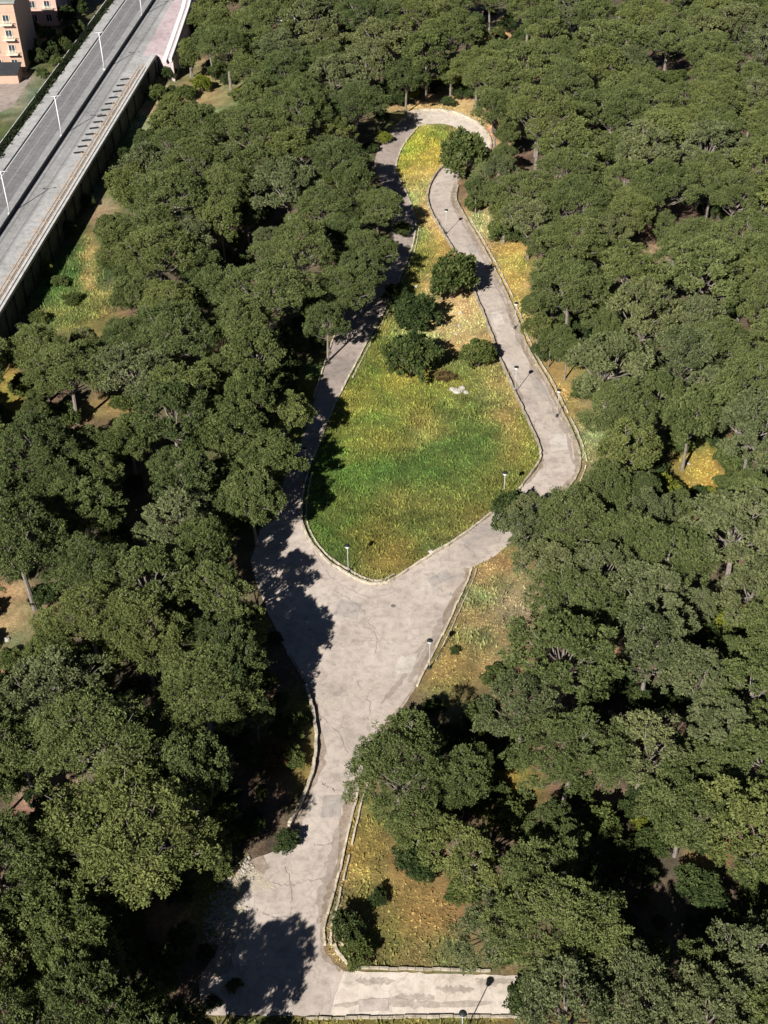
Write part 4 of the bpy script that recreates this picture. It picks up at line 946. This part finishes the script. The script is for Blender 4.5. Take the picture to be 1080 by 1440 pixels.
hgt = (.18 + .35 * rng.random(nb) ** 2) * np.where(dryness > 1.25, .6, 1.15); an = rng.uniform(0, 6.28, nb); wd = .07 + .09 * rng.random(nb)
hgt *= .25 + 1.15 * fbm(x * .55 + 3, y * .55 + 8, 3); lean = rng.normal(size=(nb, 2)) * .16
B0 = np.stack([x - np.cos(an) * wd, y - np.sin(an) * wd, np.full(nb, -.03)], -1); B1 = np.stack([x + np.cos(an) * wd, y + np.sin(an) * wd, np.full(nb, -.03)], -1)
T0 = np.stack([x + lean[:, 0], y + lean[:, 1], hgt], -1)
col = np.clip(col * (1.6 + .32 * rng.normal(size=(nb, 1))).clip(.45, 2.2) * np.array((1.02, 1.12, 1.0)) + np.array((0, 0, .012)), 0, .7)
gm = np_quads('grass', np.stack([B0, B1, T0], 1), None, col, per=3)
m = bpy.data.materials.new('grass_blades'); m.use_nodes = True; n = m.node_tree.nodes; l = m.node_tree.links; n.remove(n['Principled BSDF'])
a = n.new('ShaderNodeAttribute'); a.attribute_name = 'col'; d = n.new('ShaderNodeBsdfDiffuse'); t = n.new('ShaderNodeBsdfTranslucent'); mxs = n.new('ShaderNodeMixShader'); mxs.inputs[0].default_value = .35
l.new(a.outputs['Color'], d.inputs[0]); l.new(a.outputs['Color'], t.inputs[0]); l.new(d.outputs[0], mxs.inputs[1]); l.new(t.outputs[0], mxs.inputs[2]); l.new(mxs.outputs[0], n['Material Output'].inputs[0])
tag(link('grass', gm, m), kind='stuff')

# ------------------------------------------------------------------ rocks and small things
mb = MB(); rr = random.Random(77)
for k in range(420):
    px = rr.uniform(285, 362); py = rr.uniform(1205, 1335)
    if not inpoly(np.array([px]), np.array([py]), [(284, 1325), (300, 1240), (352, 1203), (362, 1225), (345, 1265), (352, 1300), (335, 1338)])[0]: continue
    p = at(px, py); r_ = rr.uniform(.05, .16); mb.lathe([(0, -.02), (r_, 0), (r_ * .8, r_ * .6), (0, r_ * .75)], (p.x, p.y, .03), 5)
tag(mb.build('gravel', M_ROCK), kind='stuff')
mb = MB(); p = at(553, 852); mb.lathe([(0, .02), (.22, .02), (.26, .03), (.29, .03), (.30, .0)][::-1], (p.x, p.y, .004), 18); tag(mb.build('manhole_cover', M_PATCHD), 'small dark manhole cover in the middle of the wide junction', 'manhole')
def rock(px, py, r, label, seed):
    rr = random.Random(seed); mb = MB(); p = at(px, py)
    prof = [(0, -.3), (.8, -.2), (1, .15), (.75, .5), (.35, .68), (0, .7)]; n_ = 9
    k0 = len(mb.v); mb.lathe([(a_ * r, b_ * r) for a_, b_ in prof], (p.x, p.y, 0), n_)
    mb.v = [(p.x + (v[0] - p.x) * rr.uniform(.7, 1.3), p.y + (v[1] - p.y) * rr.uniform(.7, 1.3), v[2] * rr.uniform(.7, 1.2)) for v in mb.v]
    tag(mb.build('rock', M_ROCK), label, 'rock', 'pale rocks lying about the grass')
RK_ = [(636, 548, .55, 'pale rock at the left of the rock heap on the lawn'), (643, 551, .7, 'largest pale rock in the middle of the rock heap on the lawn'), (650, 546, .5, 'pale rock at the right end of the rock heap on the lawn'), (655, 552, .4, 'small pale rock right of the rock heap on the lawn'), (648, 440, .3, 'small white stone on the tan dry patch, upper'), (646, 458, .28, 'small white stone on the tan dry patch, middle'), (642, 470, .25, 'small white stone on the tan dry patch, lower'),
       (606, 776, .35, 'white stone at the kerb on the right side of the lawn'), (10, 900, .4, 'white stone on the bare patch at the left edge'), (968, 652, .25, 'white stone in the yellow clearing'), (735, 882, .4, 'pale stone on the bare soil of the dry triangle'), (585, 403, .3, 'white stone left of the round bush by the lane')]
for k, (a_, b_, c_, d_) in enumerate(RK_): rock(a_, b_, c_, d_, 300 + k)
